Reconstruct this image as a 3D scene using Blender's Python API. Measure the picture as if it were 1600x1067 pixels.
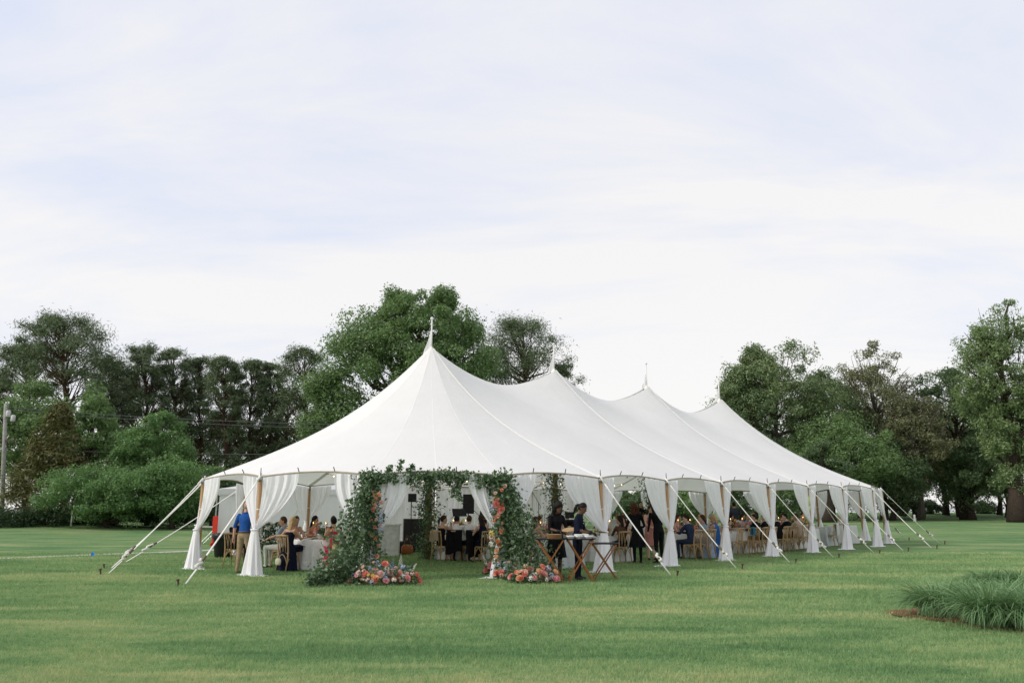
import bpy, bmesh, math, random
import numpy as np
from mathutils import Vector, Matrix

for o in list(bpy.data.objects):
    bpy.data.objects.remove(o, do_unlink=True)
SC = bpy.context.scene
COL = SC.collection

# ------------------------------------------------------------------ camera
CAM_H, TILT, FPX = 1.652, 0.198, 1276.0        # eye height, upward tilt, focal length in 1600-px pixels
cam_data = bpy.data.cameras.new("camera")
cam_data.sensor_width = 36.0
cam_data.lens = FPX / 1600.0 * 36.0
cam_data.clip_start = 0.1
cam_data.clip_end = 3000.0
cam = bpy.data.objects.new("camera", cam_data)
cam.location = (0, 0, CAM_H)
cam.rotation_euler = (math.pi / 2 + TILT, 0, 0)
COL.objects.link(cam)
SC.camera = cam

# ------------------------------------------------------------------ sky and sun
SUN_DIR = Vector((-0.80, -0.26, 0.56)).normalized()      # towards the sun: soft light from the left
world = bpy.data.worlds.new("World")
SC.world = world
world.use_nodes = True
wn = world.node_tree
wn.nodes.clear()


def wnode(t, **kw):
    n = wn.nodes.new(t)
    for k, v in kw.items():
        setattr(n, k, v)
    return n


w_out = wnode("ShaderNodeOutputWorld")
w_bg = wnode("ShaderNodeBackground")
w_bg.inputs["Strength"].default_value = 0.1
w_sky = wnode("ShaderNodeTexSky", sky_type='NISHITA')
w_sky.sun_disc = False
w_sky.sun_elevation = math.asin(SUN_DIR.z)
w_sky.sun_rotation = math.atan2(SUN_DIR.x, SUN_DIR.y)
w_sky.air_density = 1.0
w_sky.dust_density = 2.0
w_tc = wnode("ShaderNodeTexCoord")
w_sep = wnode("ShaderNodeSeparateXYZ")
wn.links.new(w_tc.outputs["Generated"], w_sep.inputs[0])


def wmath(op, a, b=None, clamp=False):
    n = wnode("ShaderNodeMath", operation=op, use_clamp=clamp)
    for i, v in enumerate((a, b)):
        if v is None:
            continue
        if isinstance(v, (int, float)):
            n.inputs[i].default_value = v
        else:
            wn.links.new(v, n.inputs[i])
    return n.outputs[0]


zc = wmath('ADD', wmath('MAXIMUM', w_sep.outputs[2], 0.0), 0.16)
cx = wmath('DIVIDE', w_sep.outputs[0], zc)
cy = wmath('DIVIDE', w_sep.outputs[1], zc)
w_comb = wnode("ShaderNodeCombineXYZ")
wn.links.new(cx, w_comb.inputs[0])
wn.links.new(cy, w_comb.inputs[1])
w_map = wnode("ShaderNodeMapping")
w_map.inputs["Rotation"].default_value = (0, 0, math.radians(20))
w_map.inputs["Scale"].default_value = (0.55, 1.15, 1.0)
w_map.inputs["Location"].default_value = (3.1, 1.7, 0.0)
wn.links.new(w_comb.outputs[0], w_map.inputs[0])
w_n1 = wnode("ShaderNodeTexNoise")
w_n1.inputs["Scale"].default_value = 1.5
w_n1.inputs["Detail"].default_value = 9.0
w_n1.inputs["Roughness"].default_value = 0.60
w_n1.inputs["Distortion"].default_value = 0.55
wn.links.new(w_map.outputs[0], w_n1.inputs["Vector"])
w_n2 = wnode("ShaderNodeTexNoise")
w_n2.inputs["Scale"].default_value = 0.55
w_n2.inputs["Detail"].default_value = 4.0
w_n2.inputs["Roughness"].default_value = 0.5
wn.links.new(w_map.outputs[0], w_n2.inputs["Vector"])
cl = wmath('ADD', wmath('MULTIPLY', w_n1.outputs[0], 0.55), wmath('MULTIPLY', w_n2.outputs[0], 0.55))
w_ramp = wnode("ShaderNodeValToRGB")
w_ramp.color_ramp.elements[0].position = 0.45
w_ramp.color_ramp.elements[0].color = (5.35, 5.70, 6.75, 1)     # thin cloud with blue showing through
w_ramp.color_ramp.elements[1].position = 0.60
w_ramp.color_ramp.elements[1].color = (6.85, 6.70, 6.65, 1)     # thick bright cloud
wn.links.new(cl, w_ramp.inputs[0])
# the overcast sheet whitens and brightens evenly all round towards the horizon
hz = wmath('POWER', wmath('SUBTRACT', 1.0, wmath('MINIMUM', wmath('MULTIPLY', wmath('MAXIMUM', w_sep.outputs[2], 0.0), 2.3), 1.0)), 1.6)
w_mh = wnode("ShaderNodeMix", data_type='RGBA')
wn.links.new(hz, w_mh.inputs[0])
wn.links.new(w_ramp.outputs[0], w_mh.inputs[6])
w_mh.inputs[7].default_value = (7.0, 6.88, 6.72, 1)
w_mix = wnode("ShaderNodeMix", data_type='RGBA')
w_mix.inputs[0].default_value = 0.90
wn.links.new(w_sky.outputs[0], w_mix.inputs[6])
wn.links.new(w_mh.outputs[2], w_mix.inputs[7])
wn.links.new(w_mix.outputs[2], w_bg.inputs["Color"])
wn.links.new(w_bg.outputs[0], w_out.inputs["Surface"])

sun_data = bpy.data.lights.new("sun", 'SUN')
sun_data.energy = 1.5
sun_data.angle = math.radians(14)
sun_data.color = (1.0, 0.95, 0.88)
sun = bpy.data.objects.new("sun", sun_data)
sun.rotation_euler = (-SUN_DIR).to_track_quat('-Z', 'Y').to_euler()
sun.location = (-30, 5, 40)
COL.objects.link(sun)

SC.view_settings.view_transform = 'Standard'
SC.view_settings.look = 'None'
SC.view_settings.exposure = 0.54
SC.view_settings.gamma = 1.0
SC.view_settings.use_curve_mapping = False
SC.cycles.max_bounces = 8
SC.cycles.transparent_max_bounces = 16

# ------------------------------------------------------------------ helpers
RNG = np.random.default_rng(7)
random.seed(11)


def ray(px, py):
    """direction of the photograph's pixel in world space (used only to read positions off the photograph)"""
    x = (px - 800.0) / FPX
    y = (533.5 - py) / FPX
    c, s = math.cos(TILT), math.sin(TILT)
    return Vector((x, c - y * s, s + y * c))


def gp(px, py, z=0.0):
    """point at height z seen at a pixel"""
    d = ray(px, py)
    k = (z - CAM_H) / d.z
    return Vector((d.x * k, d.y * k, z))


def at(px, py, Y):
    d = ray(px, py)
    k = Y / d.y
    return Vector((d.x * k, Y, CAM_H + d.z * k))


def gx(px, Y, z=0.0):
    """ground point in the column of a pixel at distance Y"""
    c, s = math.cos(TILT), math.sin(TILT)
    depth = Y * c + (z - CAM_H) * s
    return Vector(((px - 800.0) / FPX * depth, Y, z))


MATS = {}


def link_obj(name, me, mat=None, parent=None, loc=None, rz=0.0, smooth=False):
    o = bpy.data.objects.new(name, me)
    COL.objects.link(o)
    if mat is not None:
        mats = mat if isinstance(mat, (list, tuple)) else [mat]
        if len(me.materials) == 0:
            for m in mats:
                me.materials.append(m)
    if parent is not None:
        o.parent = parent
    if loc is not None:
        o.location = loc
    if rz:
        o.rotation_euler = (0, 0, rz)
    if smooth:
        me.polygons.foreach_set("use_smooth", np.ones(len(me.polygons), dtype=bool))
    return o


def tag(o, label=None, cat=None, group=None, kind=None):
    if label:
        o["label"] = label
    if cat:
        o["category"] = cat
    if group:
        o["group"] = group
    if kind:
        o["kind"] = kind
    return o


def thing(name, label, cat, loc=(0, 0, 0), rz=0.0, group=None):
    o = bpy.data.objects.new(name, None)
    o.empty_display_size = 0.2
    COL.objects.link(o)
    o.location = loc
    o.rotation_euler = (0, 0, rz)
    return tag(o, label, cat, group)


def copy_tree(o, parent=None):
    c = o.copy()
    COL.objects.link(c)
    c.parent = parent
    for ch in o.children:
        copy_tree(ch, c)
    return c


def np_mesh(name, V, F, mi=None):
    """mesh from numpy arrays, F an (n,3) or (n,4) index array"""
    V = np.asarray(V, dtype=np.float32)
    F = np.asarray(F, dtype=np.int32)
    me = bpy.data.meshes.new(name)
    me.vertices.add(len(V))
    me.vertices.foreach_set("co", V.ravel())
    k = F.shape[1]
    me.loops.add(F.size)
    me.loops.foreach_set("vertex_index", F.ravel())
    me.polygons.add(len(F))
    me.polygons.foreach_set("loop_start", np.arange(0, F.size, k, dtype=np.int32))
    me.polygons.foreach_set("loop_total", np.full(len(F), k, dtype=np.int32))
    if mi is not None:
        me.polygons.foreach_set("material_index", np.asarray(mi, dtype=np.int32))
    me.update(calc_edges=True)
    return me


class MB:
    """collects simple shapes; build() links them as one mesh object"""

    def __init__(self):
        self.v, self.f, self.m = [], [], []
        self.mi = 0

    def add(self, vs, fs):
        b = len(self.v)
        self.v += [tuple(p) for p in vs]
        self.f += [tuple(i + b for i in f) for f in fs]
        self.m += [self.mi] * len(fs)
        return self

    def box(self, c, s, rz=0.0, M=None, taper=1.0):
        hx, hy, hz = s[0] / 2, s[1] / 2, s[2] / 2
        ps = [Vector((x * hx * (taper if z > 0 else 1), y * hy * (taper if z > 0 else 1), z * hz)) for z in (-1, 1) for x, y in ((-1, -1), (1, -1), (1, 1), (-1, 1))]
        R = M if M is not None else Matrix.Rotation(rz, 3, 'Z')
        ps = [R @ p + Vector(c) for p in ps]
        return self.add(ps, [(3, 2, 1, 0), (4, 5, 6, 7), (0, 1, 5, 4), (1, 2, 6, 5), (2, 3, 7, 6), (3, 0, 4, 7)])

    def tube(self, pts, rad, n=8, cap=True, flat=None):
        """tube along a polyline; rad number or list; flat=(sx,sy) squashes the section"""
        pts = [Vector(p) for p in pts]
        k = len(pts)
        rads = rad if isinstance(rad, (list, tuple)) else [rad] * k
        vs, fs = [], []
        ref = None
        for i, p in enumerate(pts):
            d = (pts[min(i + 1, k - 1)] - pts[max(i - 1, 0)])
            if d.length < 1e-9:
                d = Vector((0, 0, 1))
            d.normalize()
            if ref is None:
                ref = Vector((0, 0, 1)) if abs(d.z) < 0.9 else Vector((1, 0, 0))
            a = d.cross(ref)
            if a.length < 1e-5:
                a = d.cross(Vector((0, 1, 0)))
            a.normalize()
            b = a.cross(d).normalized()
            ref = b
            r = rads[i]
            rx, ry = (r if isinstance(r, (tuple, list)) else (r, r))
            if flat:
                rx, ry = rx * flat[0], ry * flat[1]
            for j in range(n):
                t = 2 * math.pi * j / n
                vs.append(p + a * (math.cos(t) * rx) + b * (math.sin(t) * ry))
        for i in range(k - 1):
            for j in range(n):
                j2 = (j + 1) % n
                fs.append((i * n + j, i * n + j2, (i + 1) * n + j2, (i + 1) * n + j))
        if cap:
            fs.append(tuple(range(n - 1, -1, -1)))
            fs.append(tuple((k - 1) * n + j for j in range(n)))
        return self.add(vs, fs)

    def lathe(self, prof, n=16, c=(0, 0, 0), cap=True):
        """prof: list of (radius, z)"""
        vs, fs = [], []
        for r, z in prof:
            for j in range(n):
                t = 2 * math.pi * j / n
                vs.append((c[0] + math.cos(t) * r, c[1] + math.sin(t) * r, c[2] + z))
        for i in range(len(prof) - 1):
            for j in range(n):
                j2 = (j + 1) % n
                fs.append((i * n + j, i * n + j2, (i + 1) * n + j2, (i + 1) * n + j))
        if cap:
            fs.append(tuple(range(n - 1, -1, -1)))
            fs.append(tuple((len(prof) - 1) * n + j for j in range(n)))
        return self.add(vs, fs)

    def ball(self, c, r, n=10, m=7):
        rx, ry, rz = r if isinstance(r, (tuple, list)) else (r, r, r)
        vs = [(c[0], c[1], c[2] - rz)]
        for i in range(1, m):
            a = -math.pi / 2 + math.pi * i / m
            for j in range(n):
                t = 2 * math.pi * j / n
                vs.append((c[0] + rx * math.cos(a) * math.cos(t), c[1] + ry * math.cos(a) * math.sin(t), c[2] + rz * math.sin(a)))
        vs.append((c[0], c[1], c[2] + rz))
        fs = [(0, 1 + (j + 1) % n, 1 + j) for j in range(n)]
        for i in range(m - 2):
            for j in range(n):
                j2 = (j + 1) % n
                fs.append((1 + i * n + j, 1 + i * n + j2, 1 + (i + 1) * n + j2, 1 + (i + 1) * n + j))
        top = len(vs) - 1
        b = 1 + (m - 2) * n
        fs += [(b + j, b + (j + 1) % n, top) for j in range(n)]
        return self.add(vs, fs)

    def grid(self, fn, nu, nv):
        vs = [fn(i / nu, j / nv) for j in range(nv + 1) for i in range(nu + 1)]
        w = nu + 1
        fs = [(j * w + i, j * w + i + 1, (j + 1) * w + i + 1, (j + 1) * w + i) for j in range(nv) for i in range(nu)]
        return self.add(vs, fs)

    def mesh(self, name):
        me = bpy.data.meshes.new(name)
        me.from_pydata(self.v, [], self.f)
        if any(self.m):
            me.polygons.foreach_set("material_index", self.m)
        me.update()
        return me

    def build(self, name, mat=None, parent=None, loc=None, rz=0.0, smooth=False):
        return link_obj(name, self.mesh(name), mat, parent, loc, rz, smooth)


# ------------------------------------------------------------------ materials
class NT:
    def __init__(self, name):
        self.mat = bpy.data.materials.new(name)
        self.mat.use_nodes = True
        self.t = self.mat.node_tree
        self.t.nodes.clear()
        self.out = self.n("ShaderNodeOutputMaterial")

    def n(self, t, **kw):
        x = self.t.nodes.new(t)
        for k, v in kw.items():
            setattr(x, k, v)
        return x

    def l(self, a, b):
        self.t.links.new(a, b)

    def setv(self, node, key, v):
        if hasattr(v, "is_output"):
            self.l(v, node.inputs[key])
        else:
            node.inputs[key].default_value = v

    def coord(self, kind="Object", scale=(1, 1, 1), rot=(0, 0, 0)):
        tc = self.n("ShaderNodeTexCoord")
        mp = self.n("ShaderNodeMapping")
        mp.inputs["Scale"].default_value = scale
        mp.inputs["Rotation"].default_value = rot
        self.l(tc.outputs[kind], mp.inputs[0])
        return mp.outputs[0]

    def pos(self, scale=(1, 1, 1), rot=(0, 0, 0)):
        g = self.n("ShaderNodeNewGeometry")
        mp = self.n("ShaderNodeMapping")
        mp.inputs["Scale"].default_value = scale
        mp.inputs["Rotation"].default_value = rot
        self.l(g.outputs["Position"], mp.inputs[0])
        return mp.outputs[0]

    def noise(self, vec, scale=5.0, detail=4.0, rough=0.55, dist=0.0):
        x = self.n("ShaderNodeTexNoise")
        self.l(vec, x.inputs["Vector"])
        x.inputs["Scale"].default_value = scale
        x.inputs["Detail"].default_value = detail
        x.inputs["Roughness"].default_value = rough
        x.inputs["Distortion"].default_value = dist
        return x.outputs[0]

    def ramp(self, fac, stops):
        r = self.n("ShaderNodeValToRGB")
        els = r.color_ramp.elements
        while len(els) < len(stops):
            els.new(0.5)
        for e, (p, c) in zip(els, stops):
            e.position = p
            e.color = (c[0], c[1], c[2], 1) if len(c) == 3 else c
        self.l(fac, r.inputs[0])
        return r.outputs[0]

    def mixc(self, fac, a, b, mode='MIX'):
        m = self.n("ShaderNodeMix", data_type='RGBA', blend_type=mode)
        for i, v in ((0, fac), (6, a), (7, b)):
            if hasattr(v, "is_output"):
                self.l(v, m.inputs[i])
            elif i == 0:
                m.inputs[0].default_value = v
            else:
                m.inputs[i].default_value = (v[0], v[1], v[2], 1)
        return m.outputs[2]

    def math(self, op, a, b=0.0, clamp=False):
        m = self.n("ShaderNodeMath", operation=op, use_clamp=clamp)
        for i, v in enumerate((a, b)):
            if hasattr(v, "is_output"):
                self.l(v, m.inputs[i])
            else:
                m.inputs[i].default_value = v
        return m.outputs[0]

    def bump(self, h, strength=0.3, dist=0.02):
        b = self.n("ShaderNodeBump")
        b.inputs["Strength"].default_value = strength
        b.inputs["Distance"].default_value = dist
        self.l(h, b.inputs["Height"])
        return b.outputs[0]

    def princ(self, col, rough=0.7, metal=0.0, normal=None, spec=0.3, **kw):
        p = self.n("ShaderNodeBsdfPrincipled")
        self.setv(p, "Base Color", col if hasattr(col, "is_output") else (col[0], col[1], col[2], 1))
        self.setv(p, "Roughness", rough)
        p.inputs["Metallic"].default_value = metal
        p.inputs["Specular IOR Level"].default_value = spec
        if normal is not None:
            self.l(normal, p.inputs["Normal"])
        for k, v in kw.items():
            p.inputs[k.replace("_", " ")].default_value = v
        return p.outputs[0]

    def done(self, sh):
        self.l(sh, self.out.inputs["Surface"])
        return self.mat


def plain(name, col, rough=0.6, metal=0.0, var=0.12, scale=9.0, spec=0.3, bump=0.0):
    if name in MATS:
        return MATS[name]
    t = NT(name)
    v = t.coord("Object")
    n = t.noise(v, scale, 5.0)
    lo = [c * (1 - var) for c in col]
    hi = [min(c * (1 + var), 1.0) for c in col]
    c = t.ramp(n, [(0.3, lo), (0.7, hi)])
    nm = t.bump(n, bump, 0.02) if bump else None
    MATS[name] = t.done(t.princ(c, rough, metal, nm, spec))
    return MATS[name]


def cloth(name, col, var=0.15, scale=14.0):
    """woven garment: soft diffuse with slight creases"""
    if name in MATS:
        return MATS[name]
    t = NT(name)
    v = t.coord("Object")
    n = t.noise(v, scale, 4.0, 0.6, 0.6)
    c = t.ramp(n, [(0.3, [x * (1 - var) for x in col]), (0.72, [min(1, x * (1 + var)) for x in col])])
    n2 = t.noise(v, 9.0, 3.0, 0.5, 1.0)
    MATS[name] = t.done(t.princ(c, 0.9, 0.0, t.bump(n2, 0.5, 0.03), 0.1))
    return MATS[name]


def leaf_mat(name, stops, transl=0.44, patch=0.25, patch_scale=0.35):
    """foliage: every leaf its own tint, slow drift of hue through the crown, light passing through"""
    if name in MATS:
        return MATS[name]
    t = NT(name)
    g = t.n("ShaderNodeNewGeometry")
    pn = t.noise(t.pos(), patch_scale, 3.0)
    f = t.math('ADD', t.math('MULTIPLY', g.outputs["Random Per Island"], 1.0 - patch), t.math('MULTIPLY', pn, patch))
    c = t.ramp(f, stops)
    d = t.n("ShaderNodeBsdfDiffuse")
    t.l(c, d.inputs[0])
    tr = t.n("ShaderNodeBsdfTranslucent")
    t.l(t.mixc(0.4, c, (0.16, 0.22, 0.06), 'MIX'), tr.inputs[0])
    m = t.n("ShaderNodeMixShader")
    m.inputs[0].default_value = transl
    t.l(d.outputs[0], m.inputs[1])
    t.l(tr.outputs[0], m.inputs[2])
    gl = t.n("ShaderNodeBsdfGlossy")
    gl.inputs["Roughness"].default_value = 0.45
    gl.inputs["Color"].default_value = (0.8, 0.85, 0.9, 1)
    m2 = t.n("ShaderNodeMixShader")
    m2.inputs[0].default_value = 0.035
    t.l(m.outputs[0], m2.inputs[1])
    t.l(gl.outputs[0], m2.inputs[2])
    MATS[name] = t.done(m2.outputs[0])
    return MATS[name]


def sheet_mat(name, col, transl, transp, nscale=20.0, var=0.03, wrinkle=0.0):
    """cloth sheet that lets light through; transp = openness of the weave"""
    if name in MATS:
        return MATS[name]
    t = NT(name)
    n = t.noise(t.coord("Object"), nscale, 4.0)
    c = t.ramp(n, [(0.3, [x * (1 - var) for x in col]), (0.7, [min(1, x * (1 + var)) for x in col])])
    d = t.n("ShaderNodeBsdfDiffuse")
    t.l(c, d.inputs[0])
    if wrinkle:
        wn_ = t.noise(t.pos((0.9, 0.9, 0.35)), 1.6, 4.0, 0.55, 0.8)
        t.l(t.bump(wn_, wrinkle, 0.10), d.inputs["Normal"])
    tr = t.n("ShaderNodeBsdfTranslucent")
    t.l(c, tr.inputs[0])
    m = t.n("ShaderNodeMixShader")
    m.inputs[0].default_value = transl
    t.l(d.outputs[0], m.inputs[1])
    t.l(tr.outputs[0], m.inputs[2])
    sh = m.outputs[0]
    if transp > 0:
        tp = t.n("ShaderNodeBsdfTransparent")
        m2 = t.n("ShaderNodeMixShader")
        m2.inputs[0].default_value = transp
        t.l(sh, m2.inputs[1])
        t.l(tp.outputs[0], m2.inputs[2])
        sh = m2.outputs[0]
    MATS[name] = t.done(sh)
    return MATS[name]


def wood(name, a, b, scale=(14, 14, 1.2), rough=0.55):
    if name in MATS:
        return MATS[name]
    t = NT(name)
    v = t.coord("Object", scale)
    n = t.noise(v, 3.0, 6.0, 0.6, 1.5)
    c = t.ramp(n, [(0.3, a), (0.7, b)])
    MATS[name] = t.done(t.princ(c, rough, 0, t.bump(n, 0.15, 0.01), 0.3))
    return MATS[name]


def lawn_color(t):
    """colour of the turf: mown streaks, straw-coloured dry patches; in metres, world space"""
    p1 = t.noise(t.pos((0.16, 0.42, 0.2), (0, 0, math.radians(-32))), 1.0, 5.0, 0.62, 0.8)
    p2 = t.noise(t.pos((0.55, 2.4, 1.0), (0, 0, math.radians(-30))), 1.0, 6.0, 0.68, 0.6)
    p3 = t.noise(t.pos((9, 9, 9)), 1.0, 3.0, 0.6)
    s = t.math('ADD', t.math('MULTIPLY', p1, 0.42), t.math('ADD', t.math('MULTIPLY', p2, 0.34), t.math('MULTIPLY', p3, 0.24)))
    return s


def lawn_ramp(t, s):
    return t.ramp(s, [(0.385, (0.070, 0.160, 0.064)), (0.455, (0.118, 0.222, 0.090)), (0.52, (0.190, 0.284, 0.120)), (0.61, (0.355, 0.370, 0.185))])


WHITE_PAINT = plain("white_paint", (0.78, 0.77, 0.74), 0.5)
BLACK = plain("matte_black", (0.012, 0.012, 0.013), 0.55)
STEEL = plain("dull_steel", (0.35, 0.35, 0.36), 0.4, 0.8)
CHROME_DARK = plain("dark_metal", (0.06, 0.06, 0.065), 0.4, 0.6)
POLE_WOOD = wood("pole_wood", (0.34, 0.20, 0.09), (0.47, 0.29, 0.14))
CHAIR_WOOD = wood("chair_wood", (0.36, 0.235, 0.115), (0.50, 0.345, 0.185), (20, 20, 3))
TRAY_WOOD = wood("tray_stand_wood", (0.20, 0.070, 0.020), (0.32, 0.125, 0.040), (20, 20, 3), 0.4)
CANVAS = sheet_mat("sailcloth", (0.94, 0.925, 0.908), 0.27, 0.0, 0.8, 0.02, 0.18)
CANVAS_SEAM = sheet_mat("sailcloth_webbing", (0.90, 0.885, 0.83), 0.12, 0.0, 12.0, 0.03)
SHEER = sheet_mat("sheer_voile", (0.975, 0.96, 0.99), 0.20, 0.05, 14.0, 0.02)
LINEN = cloth("white_linen", (0.74, 0.74, 0.73), 0.05)
GREY_LINEN = cloth("pale_grey_linen", (0.55, 0.58, 0.58), 0.06)
ROPE = plain("white_webbing_strap", (0.78, 0.76, 0.70), 0.8)
BARK = None
# ------------------------------------------------------------------ ground
def make_lawn():
    t = NT("turf")
    s = lawn_color(t)
    c = lawn_ramp(t, s)
    fine = t.noise(t.pos((28, 28, 28)), 1.0, 4.0, 0.7)
    c2 = t.mixc(t.math('MULTIPLY', fine, 0.36), c, (0.03, 0.075, 0.02))
    MATS["turf"] = t.done(t.princ(c2, 0.95, 0, t.bump(fine, 0.6, 0.03), 0.05))
    xs = np.concatenate([np.linspace(-900, -120, 8), np.linspace(-110, 110, 111), np.linspace(120, 900, 8)])
    ys = np.concatenate([np.linspace(-60, -4, 8), np.linspace(0, 150, 101), np.linspace(160, 1500, 12)])
    X, Y = np.meshgrid(xs, ys)
    Z = np.zeros_like(X)
    # low rise of the ground where the shrubs stand on the far left
    Z += 0.42 * np.exp(-(((X + 33) / 7.0) ** 2 + ((Y - 60) / 5.0) ** 2))
    # the bank dips towards the river on the far right
    Z -= np.clip((Y - 135) / 20.0, 0, 1) * 2.2
    Z += 0.55 * np.clip((Y - 104) / 16.0, 0, 1) * (Y < 136)
    V = np.stack([X.ravel(), Y.ravel(), Z.ravel()], 1)
    nx, ny = len(xs), len(ys)
    I = (np.arange(ny - 1)[:, None] * nx + np.arange(nx - 1)[None, :]).ravel()
    F = np.stack([I, I + 1, I + 1 + nx, I + nx], 1)
    o = link_obj("ground", np_mesh("ground", V, F), MATS["turf"], smooth=True)
    tag(o, kind="structure")
    return o


GROUND = make_lawn()

# river beyond the trees
t = NT("river_water")
wv = t.noise(t.pos((0.25, 1.2, 1)), 1.0, 4.0)
MATS["river_water"] = t.done(t.princ((0.10, 0.13, 0.15), 0.16, 0, t.bump(wv, 0.15, 0.05), 0.6))
mb = MB()
mb.add([(-700, 150, -1.0), (1400, 150, -1.0), (1400, 1490, -1.0), (-700, 1490, -1.0)], [(0, 1, 2, 3)])
tag(mb.build("river", MATS["river_water"]), kind="structure")

# concrete cart path on the left
pm = plain("path_concrete", (0.42, 0.41, 0.35), 0.9, 0, 0.12, 3.0)
pts = [gp(-260, 880), gp(0, 872.5), gp(150, 866.5), gp(290, 861.5), gp(380, 857), gp(470, 851)]
mb = MB()
vs = []
for i, p in enumerate(pts):
    d = (pts[min(i + 1, len(pts) - 1)] - pts[max(i - 1, 0)]).normalized()
    n = Vector((-d.y, d.x, 0))
    vs += [p + n * 0.42 + Vector((0, 0, 0.012)), p - n * 0.42 + Vector((0, 0, 0.012))]
fs = [(2 * i + 1, 2 * i + 3, 2 * i + 2, 2 * i) for i in range(len(pts) - 1)]
mb.add(vs, fs)
tag(mb.build("cart_path", pm), kind="structure")
# ------------------------------------------------------------------ the sailcloth tent
HD = 0.8019
M1 = Vector((-2.6437, 26.3096, 0))
U = Vector((math.cos(HD), math.sin(HD), 0))
NN = Vector((math.sin(HD), -math.cos(HD), 0))          # towards the camera side of the tent
RAD, EAVE, PEAK, STEP = 6.8775, 2.3625, 6.6747, 3.05
A0 = math.atan2(NN.y, NN.x)
MASTS = [M1 + U * (6.1 * i) for i in range(4)]
POLES = []        # dict: pos, out (outward unit), spine index
for i in range(7):
    POLES.append(dict(p=M1 + NN * RAD + U * STEP * i, out=NN.copy(), key=("right", i)))
for k in range(1, 7):
    a = A0 + math.pi / 7 * k
    d = Vector((math.cos(a), math.sin(a), 0))
    POLES.append(dict(p=MASTS[3] + d * RAD, out=d, key=("far", k)))
for i in range(6, -1, -1):
    POLES.append(dict(p=M1 - NN * RAD + U * STEP * i, out=-NN, key=("left", i)))
for k in range(6, 0, -1):
    a = A0 - math.pi / 7 * k
    d = Vector((math.cos(a), math.sin(a), 0))
    POLES.append(dict(p=M1 + d * RAD, out=d, key=("front", k)))
NP = len(POLES)
PK = {q["key"]: i for i, q in enumerate(POLES)}

tent = thing("sailcloth_tent", "large white sailcloth marquee with four peaks standing on the lawn", "tent", M1)


def tl(v):
    return Vector(v) - M1


def ridge_z(s):
    """height of the ridge at distance s along the axis from mast 1"""
    s = max(0.0, min(18.3, s))
    f = (s % 6.1) / 6.1
    c = abs(2 * f - 1)
    return PEAK - 0.86 * (1 - c ** 1.75)


def eave_point(i, f):
    a, b = POLES[i]["p"], POLES[(i + 1) % NP]["p"]
    q = a.lerp(b, f)
    inn = -(POLES[i]["out"].lerp(POLES[(i + 1) % NP]["out"], f)).normalized()
    s = 4 * f * (1 - f)
    q = q + inn * (0.16 * s)
    return Vector((q.x, q.y, EAVE + 0.11 * s))


def roof_point(i, f, t):
    e = eave_point(i, f)
    rel = (Vector((e.x, e.y, 0)) - M1).dot(U)
    s = max(0.0, min(18.3, rel))
    sp = M1 + U * s
    b = 0.38
    if 0 < rel < 18.3:
        fr = (rel % 6.1) / 6.1
        c = abs(2 * fr - 1)
        b = 0.10 + 0.28 * c ** 2.2
    top = ridge_z(s)
    g = (1 - b) * t + b * t ** 3
    hub = 0.985
    x = Vector((e.x, e.y, 0)).lerp(Vector((sp.x, sp.y, 0)), t * hub)
    return Vector((x.x, x.y, e.z + (top - e.z) * g))


SUB, TS = 10, 30
mb = MB()
rows = []
for i in range(NP):
    for q in range(SUB):
        rows.append([tl(roof_point(i, q / SUB, j / TS)) for j in range(TS + 1)])
vs = [p for r in rows for p in r]
w = TS + 1
nr = len(rows)
fs = []
for r in range(nr):
    r2 = (r + 1) % nr
    for j in range(TS):
        fs.append((r * w + j, r2 * w + j, r2 * w + j + 1, r * w + j + 1))
mb.add(vs, fs)
canopy = mb.build("canopy", CANVAS, tent, smooth=True)


def roof_strip(i, f, width, lift, name, t0=0.0, t1=1.0, mat=None, n=36):
    mat = mat or (CANVAS_SEAM if name == "rib" else CANVAS)
    pts = [roof_point(i, f, t0 + (t1 - t0) * k / n) for k in range(n + 1)]
    out = []
    for k, p in enumerate(pts):
        d = (pts[min(k + 1, n)] - pts[max(k - 1, 0)]).normalized()
        side = d.cross(Vector((0, 0, 1))).normalized()
        nrm = side.cross(d).normalized()
        wv = width * (0.35 + 0.65 * (1 - k / n)) if width > 0.08 else width
        out.append((p + side * wv / 2 + nrm * 0.002, p + nrm * lift, p - side * wv / 2 + nrm * 0.002))
    m = MB()
    vs = [tl(x) for tr in out for x in tr]
    fs = []
    for k in range(n):
        for c in range(2):
            a = k * 3 + c
            fs.append((a, a + 1, a + 4, a + 3))
    m.add(vs, fs)
    return m.build(name, mat, canopy, smooth=True)


for i, q in enumerate(POLES):
    side, k = q["key"]
    if side in ("right", "left") and k % 2 == 0:
        roof_strip(i, 0.0, 0.20, 0.03, "rib")
    else:
        roof_strip(i, 0.0, 0.035, 0.005, "seam", t1=0.97 if side in ("front", "far") else 0.99)
for k in range(0, NP):
    if POLES[k]["key"][0] in ("front", "far") or k in (PK[("right", 6)], PK[("left", 0)]):
        roof_strip(k, 0.5, 0.03, 0.004, "seam", t1=0.93)

# hem rope round the eave
hem = [tl(eave_point(i, q / 8)) + Vector((0, 0, -0.015)) for i in range(NP) for q in range(8)]
m = MB()
m.tube(hem + [hem[0]], 0.02, 6, False)
m.build("hem_rope", plain("hem_rope_tan", (0.42, 0.37, 0.28), 0.9), tent)
# short hem tabs that stick up at the seams
for i in range(NP):
    for f in (0.33, 0.66):
        e = eave_point(i, f)
        m = MB()
        o = POLES[i]["out"]
        m.tube([tl(e) + o * 0.03, tl(e) + o * 0.08 + Vector((0, 0, 0.10))], 0.012, 5)
        m.build("hem_tab", CHROME_DARK, canopy)

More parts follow.
